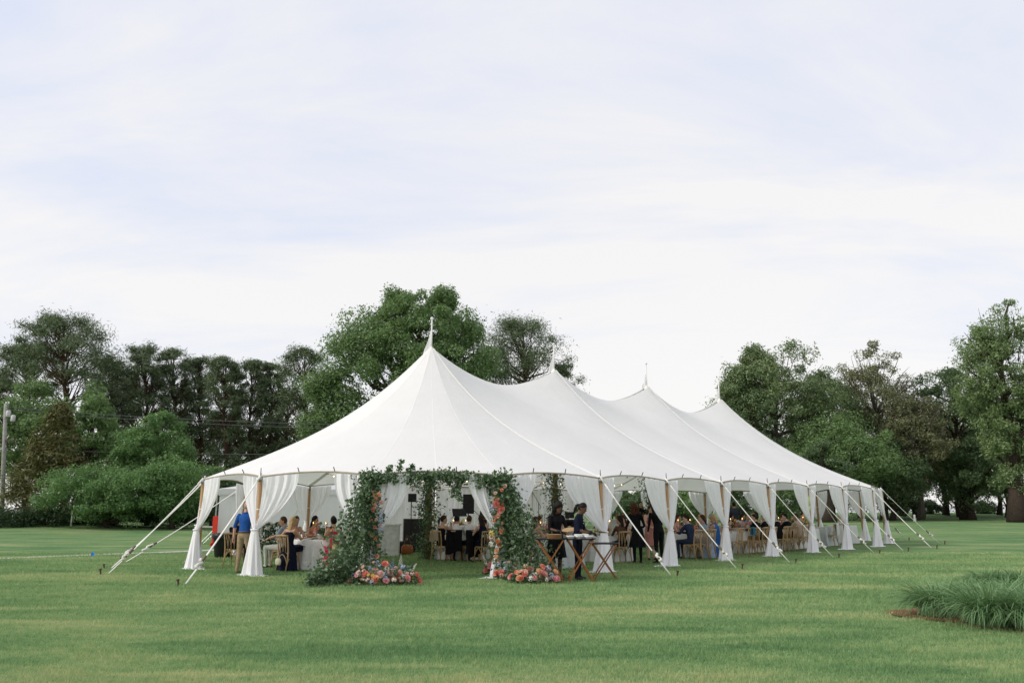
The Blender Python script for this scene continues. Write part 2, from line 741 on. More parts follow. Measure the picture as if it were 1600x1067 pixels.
# masts with caps, finials and pennants
flag_mat = sheet_mat("pennant_cloth", (0.85, 0.845, 0.84), 0.35, 0.0)
for k, p in enumerate(MASTS):
    b = tl(p)
    m = MB()
    m.tube([b, b + Vector((0, 0, PEAK + 0.02))], [0.085, 0.065], 14)
    mast = m.build("mast", POLE_WOOD, tent, smooth=True)
    m = MB()
    m.lathe([(0.17, -0.28), (0.115, -0.12), (0.10, 0.0), (0.05, 0.06), (0.03, 0.10)], 16, b + Vector((0, 0, PEAK - 0.02)))
    m.build("peak_cap", CANVAS_SEAM, mast, smooth=True)
    hgt = 0.98
    m = MB()
    m.tube([b + Vector((0, 0, PEAK)), b + Vector((0, 0, PEAK + hgt))], [0.026, 0.020], 8)
    m.build("flagpole", WHITE_PAINT, mast, smooth=True)
    m = MB()
    m.ball(b + Vector((0, 0, PEAK + hgt + 0.05)), 0.055, 10, 7)
    m.build("finial", WHITE_PAINT, mast, smooth=True)

    def flag(u, v, b=b, k=k):
        # a limp pennant hanging from the flagpole, its tail falling to the left
        top = Vector((0, 0, PEAK + 0.62))
        bot = Vector((0, 0, PEAK + 0.10))
        hoist = bot.lerp(top, v)
        sc = 1.0 if k != 2 else 0.5
        fly = Vector((-0.36 * sc, 0.05, -0.95 * sc)) * (u ** 0.9)
        tip = (1 - u) + 0.06
        mid = bot.lerp(top, 0.5)
        p = mid + (hoist - mid) * tip + fly
        p.x -= 0.0
        p.y += 0.05 * math.sin(u * 7 + v * 2.0 + k) * u
        p.x += 0.03 * math.sin(u * 9 + k * 2) * u - 0.02
        return b + p
    m = MB()
    m.grid(flag, 14, 6)
    m.build("pennant", flag_mat, mast, smooth=True)

# side poles
spike_mat = CHROME_DARK
strap_mat = plain("tape_white", (0.75, 0.74, 0.72), 0.6)
tape_mat = plain("tape_yellow_green", (0.62, 0.72, 0.22), 0.6)
for i, q in enumerate(POLES):
    b = tl(q["p"])
    lean = q["out"] * -0.0
    m = MB()
    m.tube([b - q["out"] * 0.0, b + Vector((0, 0, EAVE - 0.10))], [0.056, 0.052], 12)
    pole = m.build("side_pole", POLE_WOOD, tent, smooth=True)
    m = MB()
    m.tube([b + Vector((0, 0, EAVE - 0.13)), b + Vector((0, 0, EAVE - 0.02))], [0.058, 0.05], 12)
    m.build("collar", STEEL, pole, smooth=True)
    m = MB()
    m.tube([b + Vector((0, 0, EAVE - 0.02)), b + Vector((0, 0, EAVE + 0.20))], [0.014, 0.009], 6)
    m.build("spike", spike_mat, pole)
    m = MB()
    m.tube([b + Vector((0, 0, 1.55)), b + Vector((0, 0, 1.575))], 0.0575, 12)
    m.build("strap", strap_mat, pole)
    if q["key"] == ("right", 4):
        for z0, z1 in ((1.66, 1.98), (1.46, 1.63)):
            m = MB()
            m.tube([b + Vector((0, 0, z0)), b + Vector((0, 0, z1))], 0.058, 12)
            m.build("tape_band", tape_mat, pole, smooth=True)

# guy straps with ratchets and stakes
stake_iron = plain("rusty_iron", (0.10, 0.06, 0.045), 0.8, 0.4, 0.3)
STAKE = {("right", 0): gp(1048, 900), ("right", 1): gp(1150, 888.5), ("right", 2): gp(1234, 880), ("right", 3): gp(1302, 871.5),
         ("right", 4): gp(1366, 865), ("right", 5): gp(1411, 861), ("right", 6): gp(1456, 857),
         ("front", 3): gp(290, 914), ("front", 4): gp(170, 897), ("front", 5): gp(174, 889), ("front", 6): gp(197, 879)}


def strap_line(a, b, w=0.052, th=0.012, sag=0.05, n=8):
    pts = []
    for k in range(n + 1):
        f = k / n
        p = Vector(a).lerp(Vector(b), f)
        p.z -= sag * 4 * f * (1 - f)
        pts.append(p)
    return pts


for i, q in enumerate(POLES):
    key = q["key"]
    top = q["p"] + q["out"] * 0.06 + Vector((0, 0, EAVE - 0.06))
    st = STAKE.get(key, q["p"] + q["out"] * 2.15)
    st = Vector((st.x, st.y, 0.0))
    if key == ("front", 2):
        st = gp(512, 913)
    if key == ("front", 1):
        st = gp(846, 906)
    a, b = tl(top), tl(st) + Vector((0, 0, 0.03))
    pts = strap_line(a, b)
    m = MB()
    m.tube(pts, 0.024, 8, True, (1.0, 0.5))
    g = m.build("guy_strap", ROPE, tent, smooth=True)
    d = (b - a).normalized()
    rp = a.lerp(b, 0.80) + Vector((0, 0, 0.0))
    R = d.to_track_quat('X', 'Z').to_matrix()
    m = MB()
    m.box(rp, (0.26, 0.075, 0.05), M=R)
    m.build("ratchet", plain("ratchet_olive", (0.16, 0.14, 0.10), 0.6, 0.3), g)
    m = MB()
    k2 = [a.lerp(b, f) + Vector((0.035 * math.sin(f * 300 + i), 0.035 * math.cos(f * 260 + i), 0.02)) for f in (0.80, 0.815, 0.83, 0.845, 0.86, 0.875)]
    m.tube(k2, 0.036, 7)
    m.build("knot", ROPE, g, smooth=True)
    m = MB()
    o = q["out"]
    m.tube([tl(st) + o * 0.14 + Vector((0, 0, -0.25)), tl(st) + o * 0.20 + Vector((0, 0, 0.13))], 0.022, 8)
    m.tube([tl(st) + o * 0.198 + Vector((0, 0, 0.118)), tl(st) + o * 0.202 + Vector((0, 0, 0.14))], 0.036, 8)
    m.build("stake", stake_iron, tent, smooth=True)
    m = MB()
    m.tube([a + d * -0.16 + Vector((0, 0, 0.02)), a + d * 0.10], [0.03, 0.04], 8, True, (1, 0.6))
    m.build("strap_loop", ROPE, g, smooth=True)


# ------------------------------------------------------------------ drapes tied back at every pole
def drape(i, wl, wr, label, seed, train=(-0.3, 0.3), skew=0.0):
    """wl / wr: spread at the eave towards the previous / next pole round the tent"""
    q = POLES[i]
    b = q["p"]
    out = q["out"]
    rng = random.Random(seed)
    prev, nxt = POLES[(i - 1) % NP]["p"], POLES[(i + 1) % NP]["p"]
    root = thing("tied_drape", label, "curtain", (b.x, b.y, 0), 0.0, "white drapes tied back at the tent poles")
    tie_z = 1.0 + rng.uniform(-0.09, 0.08)
    wl *= rng.uniform(0.86, 1.1)
    wr *= rng.uniform(0.8, 1.15)
    pw_ = rng.uniform(1.35, 2.1)
    ztop = EAVE - 0.05
    along = {-1: (prev - b).normalized(), 1: (nxt - b).normalized()}
    tang = (along[1] - along[-1]).normalized()
    for s, W in ((-1, wl), (1, wr)):
        dv = along[s]
        ph = rng.uniform(0, 6)
        nf = 5.0 + W * 6
        seg = 0 if s == 1 else -1

        def fn(u, v, dv=dv, W=W, ph=ph, nf=nf, s=s):
            v_ = v
            z = ztop + (tie_z - ztop) * v_
            wout = W * (1 - v_ ** pw_) * (1 - 0.02) + 0.085
            win = 0.065 * (1 - v_ ** 3) - 0.035 * v_ ** 3
            x = win + (wout - win) * u
            zz = z
            if v < 0.001:
                f = min(1.0, x / 3.05)
                zz = z + 0.10 * 4 * f * (1 - f)
            zz -= 0.04 * math.sin(u * math.pi) * v_ * (1 - v_) * 4
            # inner droop of the outer edge
            amp = 0.034 * (1 - 0.45 * v_)
            off = amp * math.sin(u * nf * 2.2 + ph + 0.9 * math.sin(v_ * 2.2 + u * 3)) + 0.018 * math.sin(u * nf * 5.1 + ph * 2 + v_ * 2)
            off += 0.06 * v_ ** 2 - 0.02 * (1 - v_)
            p = dv * x + out * (off + 0.02)
            return Vector((p.x, p.y, zz))
        m = MB()
        m.grid(fn, 34, 20)
        m.build("curtain_panel", SHEER, root, smooth=True)
    ph = rng.uniform(0, 6)
    wb = rng.uniform(0.24, 0.33)
    cxo = skew

    def skirt(u, v):
        # closed bundle hanging from the tie to the grass, flaring with deep folds
        th = u * 2 * math.pi
        z = tie_z - (tie_z - 0.012) * min(v / 0.93, 1.0)
        k = min(v / 0.93, 1.0)
        rx = 0.085 + (wb - 0.085) * (k ** 0.75)
        ry = 0.065 + 0.12 * k ** 0.8
        fold = 1 + 0.16 * k * math.sin(th * 7 + ph + 1.2 * k) + 0.09 * k * math.sin(th * 12 + ph * 1.7)
        x = rx * math.cos(th) * fold + cxo * k
        y = ry * math.sin(th) * fold + 0.085
        if v > 0.93:
            e = (v - 0.93) / 0.07
            ex = train[1] if math.cos(th) > 0 else -train[0]
            x += e * ex * math.cos(th) * abs(math.cos(th)) * (0.8 + 0.35 * math.sin(th * 3 + ph))
            y += e * 0.10 * math.sin(th)
            z = 0.012 + 0.02 * (1 + math.sin(th * 9 + ph)) * (1 - e)
        p = tang * x + out * y
        return Vector((p.x, p.y, z))
    m = MB()
    m.grid(skirt, 72, 26)
    m.build("curtain_skirt", SHEER, root, smooth=True)
    m = MB()
    R = Matrix((tang, out, Vector((0, 0, 1)))).transposed()
    ring = []
    for k in range(17):
        th = 2 * math.pi * k / 16
        ring.append(R @ Vector((0.095 * math.cos(th), 0.085 + 0.078 * math.sin(th), 0)) + Vector((0, 0, tie_z)))
    m.tube(ring, 0.022, 6, False)
    m.build("tie_band", SHEER, root, smooth=True)
    return root


DR = [
    (("right", 0), 1.05, 0.62, "white drape at the wooden pole beside the three tray stands", (-0.25, 0.1), -0.05),
    (("right", 1), 1.10, 0.55, "white drape at first pole right of tray stands, train spread left on grass", (-0.45, 0.1), -0.12),
    (("right", 2), 1.10, 0.55, "white drape right of the navy suited man, second pole beyond tray stands", (-0.2, 0.25), -0.12),
    (("right", 3), 1.10, 0.55, "white drape at third pole beyond the tray stands on the long side", (-0.15, 0.1), -0.14),
    (("right", 4), 1.10, 0.55, "white drape at the pole wrapped in yellow-green tape", (-0.15, 0.1), -0.10),
    (("right", 5), 1.10, 0.55, "white drape in front of the round cake table, trailing left", (-0.5, 0.0), -0.10),
    (("right", 6), 1.05, 0.6, "white drape second from the far right end of the tent", (-0.35, 0.05), -0.10),
    (("far", 1), 0.9, 0.8, "white drape at the tent's far right end pole", (-0.1, 0.1), 0.0),
    (("far", 2), 0.8, 0.8, "white drape behind the cake table at the far rounded end", (-0.1, 0.1), 0.0),
    (("far", 3), 0.8, 0.8, "white drape at the middle of the far rounded end, mostly hidden", (-0.1, 0.1), 0.0),
    (("front", 1), 0.80, 0.95, "white drape inside the right-hand flower column of the entrance", (-0.4, 0.05), 0.0),
    (("front", 2), 0.95, 0.95, "white drape inside the left-hand flower column of the entrance", (-0.3, 0.2), 0.0),
    (("front", 3), 0.85, 0.98, "white drape beside the standing man in the blue polo shirt", (-0.15, 0.35), -0.02),
    (("front", 4), 0.85, 0.9, "leftmost white drape at the corner by the bundle of guy ropes", (-0.15, 0.4), -0.05),
    (("front", 5), 0.7, 0.7, "white drape on far side just behind the leftmost corner drape", (-0.1, 0.1), 0.0),
    (("front", 6), 0.8, 0.8, "white back drape left of the man in the blue polo shirt", (-0.1, 0.1), 0.0),
    (("left", 0), 0.9, 0.9, "white back drape behind the round table with the sunglasses man", (-0.1, 0.1), 0.0),
    (("left", 1), 0.85, 0.85, "white back drape hidden behind the left flower column", (-0.1, 0.1), 0.0),
    (("left", 5), 0.3, 0.85, "white back drape left of the bar opening", (-0.1, 0.1), 0.0),
    (("left", 6), 0.85, 0.85, "white back drape right of the bar opening behind the standing women in black", (-0.1, 0.1), 0.0),
    (("far", 6), 0.8, 0.8, "white back drape seen above the navy suited man", (-0.1, 0.1), 0.0),
    (("far", 5), 0.8, 0.8, "white back drape seen above the woman in the dusty blue dress", (-0.1, 0.1), 0.0),
    (("far", 4), 0.8, 0.8, "white back drape near the far end behind the black suited men", (-0.1, 0.1), 0.0),
]
for n_, (key, wl, wr, lab, tr, sk) in enumerate(DR):
    # POLES run round the tent: right side towards the far end, so 'previous' lies to the viewer's left there
    drape(PK[key], wl, wr, lab, 40 + n_, tr, sk)

# pleated white sidewall behind the band, hung along the far side
for k in range(1, 5):
    a = POLES[PK[("left", k)]]["p"]
    c = POLES[PK[("left", k + 1)]]["p"]
    root_p = a.lerp(c, 0.5)
    L = (c - a).length

    def wall(u, v, a=a, c=c, k=k, root_p=root_p):
        p = a.lerp(c, 0.01 + 0.98 * u) + NN * 0.10
        s = 4 * u * (1 - u)
        top = EAVE + 0.07 * s - 0.02
        p = p + NN * (0.035 * math.sin(u * 60 + k + 0.4 * math.sin(v * 3)) + 0.015 * math.sin(u * 117 + k * 2) + 0.16 * s * (1 - v))
        return Vector((p.x - root_p.x, p.y - root_p.y, top + (0.02 - top) * v))
    m = MB()
    m.grid(wall, 110, 8)
    o = m.build("pleated_sidewall", SHEER, None, (root_p.x, root_p.y, 0), smooth=True)
    lab = ["pleated white sidewall behind the black road case left of the band",
           "pleated white sidewall behind the ponytailed guest and saxophone",
           "pleated white sidewall behind the music stand and hanging loudspeaker",
           "pleated white sidewall behind the keyboard player"][k - 1]
    tag(o, lab, "sidewall", "white sidewalls behind the band")
# ------------------------------------------------------------------ trees
def bark(name, a, b):
    if name in MATS:
        return MATS[name]
    t = NT(name)
    v = t.coord("Object", (7, 7, 0.9))
    n = t.noise(v, 2.0, 6.0, 0.65, 1.2)
    MATS[name] = t.done(t.princ(t.ramp(n, [(0.3, a), (0.7, b)]), 0.9, 0, t.bump(n, 0.8, 0.06), 0.1))
    return MATS[name]


BARK_BROWN = bark("bark_brown", (0.030, 0.023, 0.018), (0.085, 0.065, 0.052))
BARK_GREY = bark("bark_grey", (0.07, 0.06, 0.05), (0.17, 0.15, 0.13))
BARK_PINE = bark("bark_pine", (0.04, 0.028, 0.02), (0.12, 0.075, 0.05))

L_OAK = leaf_mat("leaf_fresh_green", [(0.05, (0.092, 0.168, 0.061)), (0.5, (0.168, 0.281, 0.097)), (0.95, (0.295, 0.425, 0.159))])
L_BRIGHT = leaf_mat("leaf_bright_green", [(0.05, (0.076, 0.162, 0.054)), (0.5, (0.140, 0.274, 0.084)), (0.95, (0.241, 0.392, 0.129))])
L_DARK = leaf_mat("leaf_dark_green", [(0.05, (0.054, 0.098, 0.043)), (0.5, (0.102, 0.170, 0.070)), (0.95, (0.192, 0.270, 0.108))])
L_PINE = leaf_mat("needle_pine", [(0.05, (0.056, 0.086, 0.042)), (0.5, (0.115, 0.160, 0.078)), (0.95, (0.235, 0.285, 0.145))], 0.2)
L_CEDAR = leaf_mat("needle_cedar_bronze", [(0.05, (0.066, 0.066, 0.020)), (0.5, (0.121, 0.116, 0.035)), (0.95, (0.193, 0.182, 0.061))], 0.2)
L_MAPLE = leaf_mat("leaf_maple_mixed", [(0.05, (0.088, 0.131, 0.056)), (0.45, (0.156, 0.225, 0.094)), (0.75, (0.237, 0.312, 0.131)), (0.97, (0.338, 0.237, 0.138))], 0.3, 0.4, 0.25)
L_RED = leaf_mat("leaf_budding_rust", [(0.05, (0.111, 0.137, 0.062)), (0.5, (0.195, 0.215, 0.101)), (0.80, (0.280, 0.260, 0.137)), (0.97, (0.390, 0.240, 0.163))], 0.3, 0.4, 0.3)
L_LIME = leaf_mat("leaf_pale_lime", [(0.05, (0.115, 0.178, 0.069)), (0.5, (0.196, 0.287, 0.109)), (0.95, (0.322, 0.402, 0.184))], 0.35)
L_SHRUB = leaf_mat("leaf_deep_shrub", [(0.05, (0.012, 0.030, 0.010)), (0.5, (0.024, 0.056, 0.017)), (0.95, (0.045, 0.092, 0.028))], 0.25)


def leaf_quads(C, N, size, aspect, rng, roll=True):
    """one bent leaf-sized face per centre: returns verts, quads"""
    n = len(C)
    N = N / (np.linalg.norm(N, axis=1, keepdims=True) + 1e-9)
    R = rng.normal(size=(n, 3))
    A = np.cross(N, R)
    A /= (np.linalg.norm(A, axis=1, keepdims=True) + 1e-9)
    B = np.cross(N, A)
    s = size * rng.uniform(0.6, 1.35, (n, 1))
    a = A * s * 0.5
    b = B * s * 0.5 * aspect
    V = np.empty((n, 4, 3), dtype=np.float32)
    V[:, 0] = C - a
    V[:, 1] = C + b - a * 0.1 + N * s * 0.08
    V[:, 2] = C + a
    V[:, 3] = C - b - a * 0.1 + N * s * 0.08
    F = np.arange(n * 4, dtype=np.int32).reshape(n, 4)
    return V.reshape(-1, 3), F


def leaf_tris(C, N, size, aspect, rng):
    """distant leaves: one triangle each"""
    n = len(C)
    N = N / (np.linalg.norm(N, axis=1, keepdims=True) + 1e-9)
    A = np.cross(N, rng.normal(size=(n, 3)))
    A /= (np.linalg.norm(A, axis=1, keepdims=True) + 1e-9)
    B = np.cross(N, A)
    s = size * rng.uniform(0.6, 1.4, (n, 1))
    V = np.empty((n, 3, 3), dtype=np.float32)
    V[:, 0] = C - A * s * 0.5 - B * s * 0.5 * aspect
    V[:, 1] = C - A * s * 0.5 + B * s * 0.5 * aspect
    V[:, 2] = C + A * s * 0.62
    return V.reshape(-1, 3), np.arange(n * 3, dtype=np.int32).reshape(n, 3)


def unit(rng, n):
    d = rng.normal(size=(n, 3))
    return d / np.linalg.norm(d, axis=1, keepdims=True)


def clump_leaves(centres, radii, per, size, aspect, rng, flat=0.75, updown=0.35, shell=0.55):
    """leaves in the outer shell of many irregular clumps"""
    Cs, Ns = [], []
    for c, r in zip(centres, radii):
        k = max(8, int(per * rng.uniform(0.65, 1.3)))
        d = unit(rng, k)
        rr = r * (shell + (1 - shell) * rng.random((k, 1)) ** 0.7) * (1 + 0.30 * np.sin(d[:, :1] * 5 + c[0]) * np.cos(d[:, 1:2] * 4 + c[2]))
        stray = rng.random((k, 1)) < 0.2
        rr = np.where(stray, rr * rng.uniform(1.05, 1.42, (k, 1)), rr)
        p = d * rr
        ax = unit(rng, 1)[0]
        p += ax * (p @ ax)[:, None] * rng.uniform(0.0, 0.7)
        p[:, 2] *= flat
        Cs.append(c + p)
        Ns.append(d * 0.75 + rng.normal(size=(k, 3)) * 0.65 + np.array([0, 0, updown]))
    return leaf_tris(np.concatenate(Cs), np.concatenate(Ns), size, aspect, rng)


def grow(trunk_pts, trunk_r, ends, rng, limb_r=0.10, sides=7):
    """tapered trunk with limbs that leave it and bend up to the clump centres"""
    m = MB()
    tp = [Vector(p) for p in trunk_pts]
    k = len(tp)
    m.tube(tp, [trunk_r * (1.35 if i == 0 else 1.0) * (1 - 0.78 * i / (k - 1)) for i in range(k)], 10)
    for e in ends:
        e = Vector(e)
        f = rng.uniform(0.15, 0.9)
        # leave the trunk somewhat lower than the clump
        best, bi = None, 1
        for i in range(1, k):
            if tp[i].z < e.z - 0.25 * (e - tp[i]).length:
                bi = i
        s = tp[bi].lerp(tp[bi - 1], f * 0.8)
        mid = s.lerp(e, 0.5) + Vector((rng.normal() * 0.25, rng.normal() * 0.25, -0.06 * (e - s).length))
        q = s.lerp(e, 0.78) + Vector((rng.normal() * 0.2, rng.normal() * 0.2, 0.02 * (e - s).length))
        L = (e - s).length
        r0 = min(trunk_r * 0.45, limb_r * (0.5 + L * 0.11))
        m.tube([s, mid, q, e], [r0, r0 * 0.62, r0 * 0.4, r0 * 0.15], sides, False)
    return m


def crown_clumps(cx, cz, hw, hh, n, rng, depth=0.9, lumps=4, low=0.0):
    """clump centres filling an irregular ellipsoid crown, more of them near the surface"""
    lob = unit(rng, lumps)
    out = []
    while len(out) < n:
        d = unit(rng, 1)[0]
        bump = 1.0 + 0.22 * max(lob @ d) - 0.14 * rng.random()
        r = bump * rng.uniform(0.2, 1.0) ** 0.5 * 0.95
        p = np.array([d[0] * hw * r, d[1] * hw * depth * r, d[2] * hh * r])
        if p[2] < -hh * 0.35 and math.hypot(p[0], p[1]) > hw * 0.8 * (1 + p[2] / hh * 0.5):
            continue
        out.append(p + np.array([cx, 0, cz]))
    return np.array(out)


def tree_thing(label, base, name="tree", cat="tree", group="trees round the lawn"):
    return thing(name, label, cat, base, 0.0, group)


def broadleaf(label, px, Y, top, half, bottom, mat, seed, n=60, per=170, leaf=0.40, trunk_r=0.32, brk=None, lumps=5, extra=(), crown_r=0.30, group="trees round the lawn", name="tree", bare=0, zbase=0.0, depth=0.9, dens_top=1.0, aspect=0.62):
    rng = np.random.default_rng(seed)
    base = gx(px, Y, zbase)
    zt = at(px, top, Y).z
    zb = at(px, bottom, Y).z
    hw = half / FPX * Y * 1.01
    hh = (zt - zb) / 2
    cz = (zt + zb) / 2
    n = int(n * 1.5)
    rc = crown_r * min(hw, hh) * 1.05
    C = crown_clumps(0, cz, hw - rc * 0.35, hh - rc * 0.45, n, rng, depth, lumps)
    R = rc * rng.uniform(0.5, 1.25, len(C))
    leaf *= 0.54
    per = int(per * 1.45)
    R *= 0.76
    for (ex, ey, er) in extra:
        q = at(ex, ey, Y)
        w = er / FPX * Y
        k = max(3, int(n * 0.10))
        cc = np.array([q.x - base.x, 0, q.z]) + unit(rng, k) * w * 0.6
        C = np.concatenate([C, cc])
        R = np.concatenate([R, w * rng.uniform(0.35, 0.6, k)])
    C[:, 2] = np.maximum(C[:, 2], R * 0.6 + 0.1)
    root = tree_thing(label, base, name, "tree" if "shrub" not in name and "bush" not in name and "hedge" not in name else name.split("_")[-1], group)
    tops = [Vector((0, 0, 0))]
    th = cz + hh * 0.45
    ph = rng.uniform(0, 6)
    for i in range(1, 7):
        f = i / 6
        tops.append(Vector((0.18 * hw * 0.3 * math.sin(f * 4 + ph), 0.05 * hw * math.cos(f * 3 + ph), th * f)))
    ends = C[rng.permutation(len(C))[: min(len(C), 34)]]
    g = grow(tops, trunk_r, ends, rng, trunk_r * 0.35)
    if bare:
        for _ in range(bare):
            d = unit(rng, 1)[0]
            d[2] = abs(d[2])
            e = np.array([0, 0, cz]) + d * np.array([hw, hw, hh]) * rng.uniform(0.85, 1.08)
            g2 = np.array(e) * 0.6 + np.array([0, 0, cz]) * 0.4
            g.tube([tuple(g2), tuple((g2 + e) / 2 + rng.normal(size=3) * 0.2), tuple(e)], [0.06, 0.04, 0.012], 4, False)
    g.build("trunk", brk or BARK_BROWN, root, smooth=True)
    V, F = clump_leaves(C, R, per, leaf, aspect, rng)
    keep = V.reshape(-1, 3, 3)[:, :, 2].min(1) > 0.03
    V = V.reshape(-1, 3, 3)[keep].reshape(-1, 3)
    F = np.arange(len(V), dtype=np.int32).reshape(-1, 3)
    link_obj("crown", np_mesh("crown", V, F), mat, root)
    return root


def pine(label, px, Y, top, half, bottom, seed, n=40, per=230, lean=0.0, trunk_r=0.26, needle=0.34, mat=None, wide=0.42, group="trees round the lawn", px_top=None, trunk_px=None, low=0.0):
    """old pine: bare lower trunk, horizontal pads of needles, rounded open head"""
    rng = np.random.default_rng(seed)
    mat = mat or L_PINE
    base = gx(trunk_px if trunk_px is not None else px, Y)
    apex = at(px, top, Y)
    zb = at(px, bottom, Y).z
    dx = apex.x - base.x
    H = apex.z
    root = tree_thing(label, base, "pine_tree", "tree", group)
    n = int(n * 1.9)
    per = int(per * 1.15)
    needle *= 0.72
    half *= 1.1 + 0.3 * rng.random()
    wide = min(0.7, max(0.25, wide + rng.uniform(-0.15, 0.15)))
    hw = half / FPX * Y * 1.01
    tp = [Vector((dx * (i / 8) ** 1.3 + 0.12 * math.sin(i * 1.7 + seed), 0.1 * math.cos(i * 1.3 + seed), (H - 0.5) * i / 8)) for i in range(9)]
    C, R = [], []
    for i in range(n):
        f = rng.random() ** 0.75
        z = zb + (H - zb) * f
        # profile of a rounded head, ragged lower down
        prof = math.sqrt(max(0.04, 1 - ((f - wide) / (1.02 - wide if f > wide else wide + 0.25)) ** 2))
        r = hw * prof * rng.uniform(0.15, 1.0) ** 0.55
        a = rng.uniform(0, 2 * math.pi)
        ax = dx * (z / H) ** 1.3
        C.append((ax + r * math.cos(a), r * 0.9 * math.sin(a), min(z + 0.12 * r, H - 0.25)))
        R.append(hw * rng.uniform(0.14, 0.38) * (0.85 if f > 0.9 else 1))
    for i in range(3):
        C.append((dx + rng.normal() * hw * 0.2, rng.normal() * hw * 0.2, H - hw * 0.16 - 0.1))
        R.append(hw * 0.28)
    C = np.array(C)
    R = np.array(R)
    g = grow(tp, trunk_r, C[:: 1], rng, 0.075, 5)
    g.build("trunk", BARK_PINE, root, smooth=True)
    V, F = clump_leaves(C, R, per, needle, 0.26, rng, flat=0.68, updown=0.45, shell=0.12)
    link_obj("crown", np_mesh("crown", V, F), mat, root)
    return root


def conifer(label, px, Y, top, half, bottom, mat, seed, n=110, per=130, needle=0.34):
    rng = np.random.default_rng(seed)
    base = gx(px, Y)
    zt, zb = at(px, top, Y).z, max(0.3, at(px, bottom, Y).z)
    hw = half / FPX * Y
    root = tree_thing(label, base, "cedar_tree")
    m = MB()
    m.tube([(0, 0, 0), (0, 0, zt * 0.5), (0, 0, zt - 0.3)], [0.22, 0.13, 0.03], 8)
    C, R = [], []
    for i in range(n):
        f = rng.random() ** 1.35
        prof = (1 - f) ** 0.72 * (0.75 + 0.25 * min(1, f * 6))
        r = hw * prof * rng.uniform(0.4, 1.0) ** 0.5
        a = rng.uniform(0, 6.283)
        C.append((r * math.cos(a), r * math.sin(a), zb + (zt - zb) * f * 0.97))
        R.append(hw * (0.13 + 0.16 * (1 - f)) * rng.uniform(0.7, 1.2))
    C, R = np.array(C), np.array(R)
    for c in C[::4]:
        m.tube([(0, 0, max(0.2, c[2] - 0.5)), tuple(c)], [0.05, 0.015], 4, False)
    m.build("trunk", BARK_BROWN, root, smooth=True)
    V, F = clump_leaves(C, R, per, needle, 0.28, rng, flat=1.15, updown=0.9, shell=0.2)
    V[:, 2] = np.maximum(V[:, 2], 0.04)
    link_obj("crown", np_mesh("crown", V, F), mat, root)
    return root


# --- left side
pine("tallest spreading pine with layered open crown at far left", 100, 74, 497, 56, 606, 101, 46, 230, wide=0.38, trunk_px=97, trunk_r=0.34)
pine("lower dark pine head left of the tallest pine", 42, 78, 541, 46, 625, 102, 34, 220, wide=0.4)
pine("dark pine crown at the left picture edge behind utility pole", -6, 80, 572, 34, 680, 103, 30, 190)
broadleaf("broad fresh green tree behind the bronze cedar at left edge", 35, 70, 588, 78, 790, L_OAK, 111, 80, 190, 0.36, 0.3, crown_r=0.26)
broadleaf("fresh green tree between tallest pine and the dark pine row", 128, 69, 602, 52, 775, L_OAK, 112, 56, 180, 0.36, 0.26, crown_r=0.27)
conifer("bronze brown conical cedar near the utility pole", 74, 61, 632, 76, 822, L_CEDAR, 121)
PR = [
    (172, 561, 34, 700, "leftmost pine of the dark row, next to the fresh green tree"),
    (228, 540, 34, 705, "highest pine of the dark row left of the tent"),
    (272, 546, 32, 720, "round topped pine just right of the highest one in the dark row"),
    (312, 558, 27, 735, "pine of the dark row with gaps showing sky through its middle"),
    (352, 559, 28, 735, "dense pine of the row above the left slope of the tent"),
    (392, 563, 26, 735, "narrow pine of the row, third from its right end"),
    (424, 567, 24, 735, "narrow round headed pine, second from right end of the row"),
    (478, 547, 36, 660, "loose leaning pine at right end of the row beside the great green tree"),
]
for k, (px, tp_, hw_, bt, lab) in enumerate(PR):
    pine(lab, px, 80 + (k * 37 % 7), tp_, hw_, bt, 130 + k, 44 if k != 7 else 26, 210, wide=0.5, trunk_r=0.24, trunk_px=px + (-3 if k != 7 else -8))
for k, (px, Y, tp_, hw_, bt, lab) in enumerate([
        (205, 88, 590, 46, 790, "dark filler pine low behind the highest pine of the row"),
        (290, 90, 610, 44, 800, "dark filler pine low behind the round topped pine"),
        (372, 90, 612, 46, 800, "dark filler pine low behind the dense pine"),
        (448, 89, 615, 44, 800, "dark filler pine low beside the leaning pine")]):
    pine(lab, px, Y, tp_, hw_, bt, 150 + k, 40, 200, wide=0.3)
broadleaf("bright green rounded small tree above the wide shrub", 228, 62, 640, 60, 790, L_BRIGHT, 161, 60, 190, 0.30, 0.16, crown_r=0.27)
broadleaf("wide bright green shrub spreading in front of the cedar", 168, 57, 722, 116, 823, L_BRIGHT, 162, 90, 190, 0.26, 0.12, crown_r=0.40, name="spreading_shrub", depth=0.6)
broadleaf("bright green shrub directly left of the tent guy ropes", 268, 57.5, 704, 56, 824, L_BRIGHT, 163, 60, 190, 0.26, 0.12, crown_r=0.34, name="upright_shrub")
broadleaf("dark low hedge at the left edge of the lawn", 20, 57, 792, 78, 829, L_SHRUB, 164, 40, 170, 0.20, 0.06, crown_r=0.7, name="dark_hedge", depth=0.5)
broadleaf("dark low hedge under the wide bright shrub", 140, 59.5, 783, 95, 827, L_SHRUB, 165, 44, 170, 0.20, 0.06, crown_r=0.7, name="dark_hedge", depth=0.4)
broadleaf("dark low hedge under the shrub beside the guy ropes", 270, 59.5, 778, 80, 826, L_SHRUB, 166, 44, 170, 0.20, 0.06, crown_r=0.7, name="dark_hedge", depth=0.4)
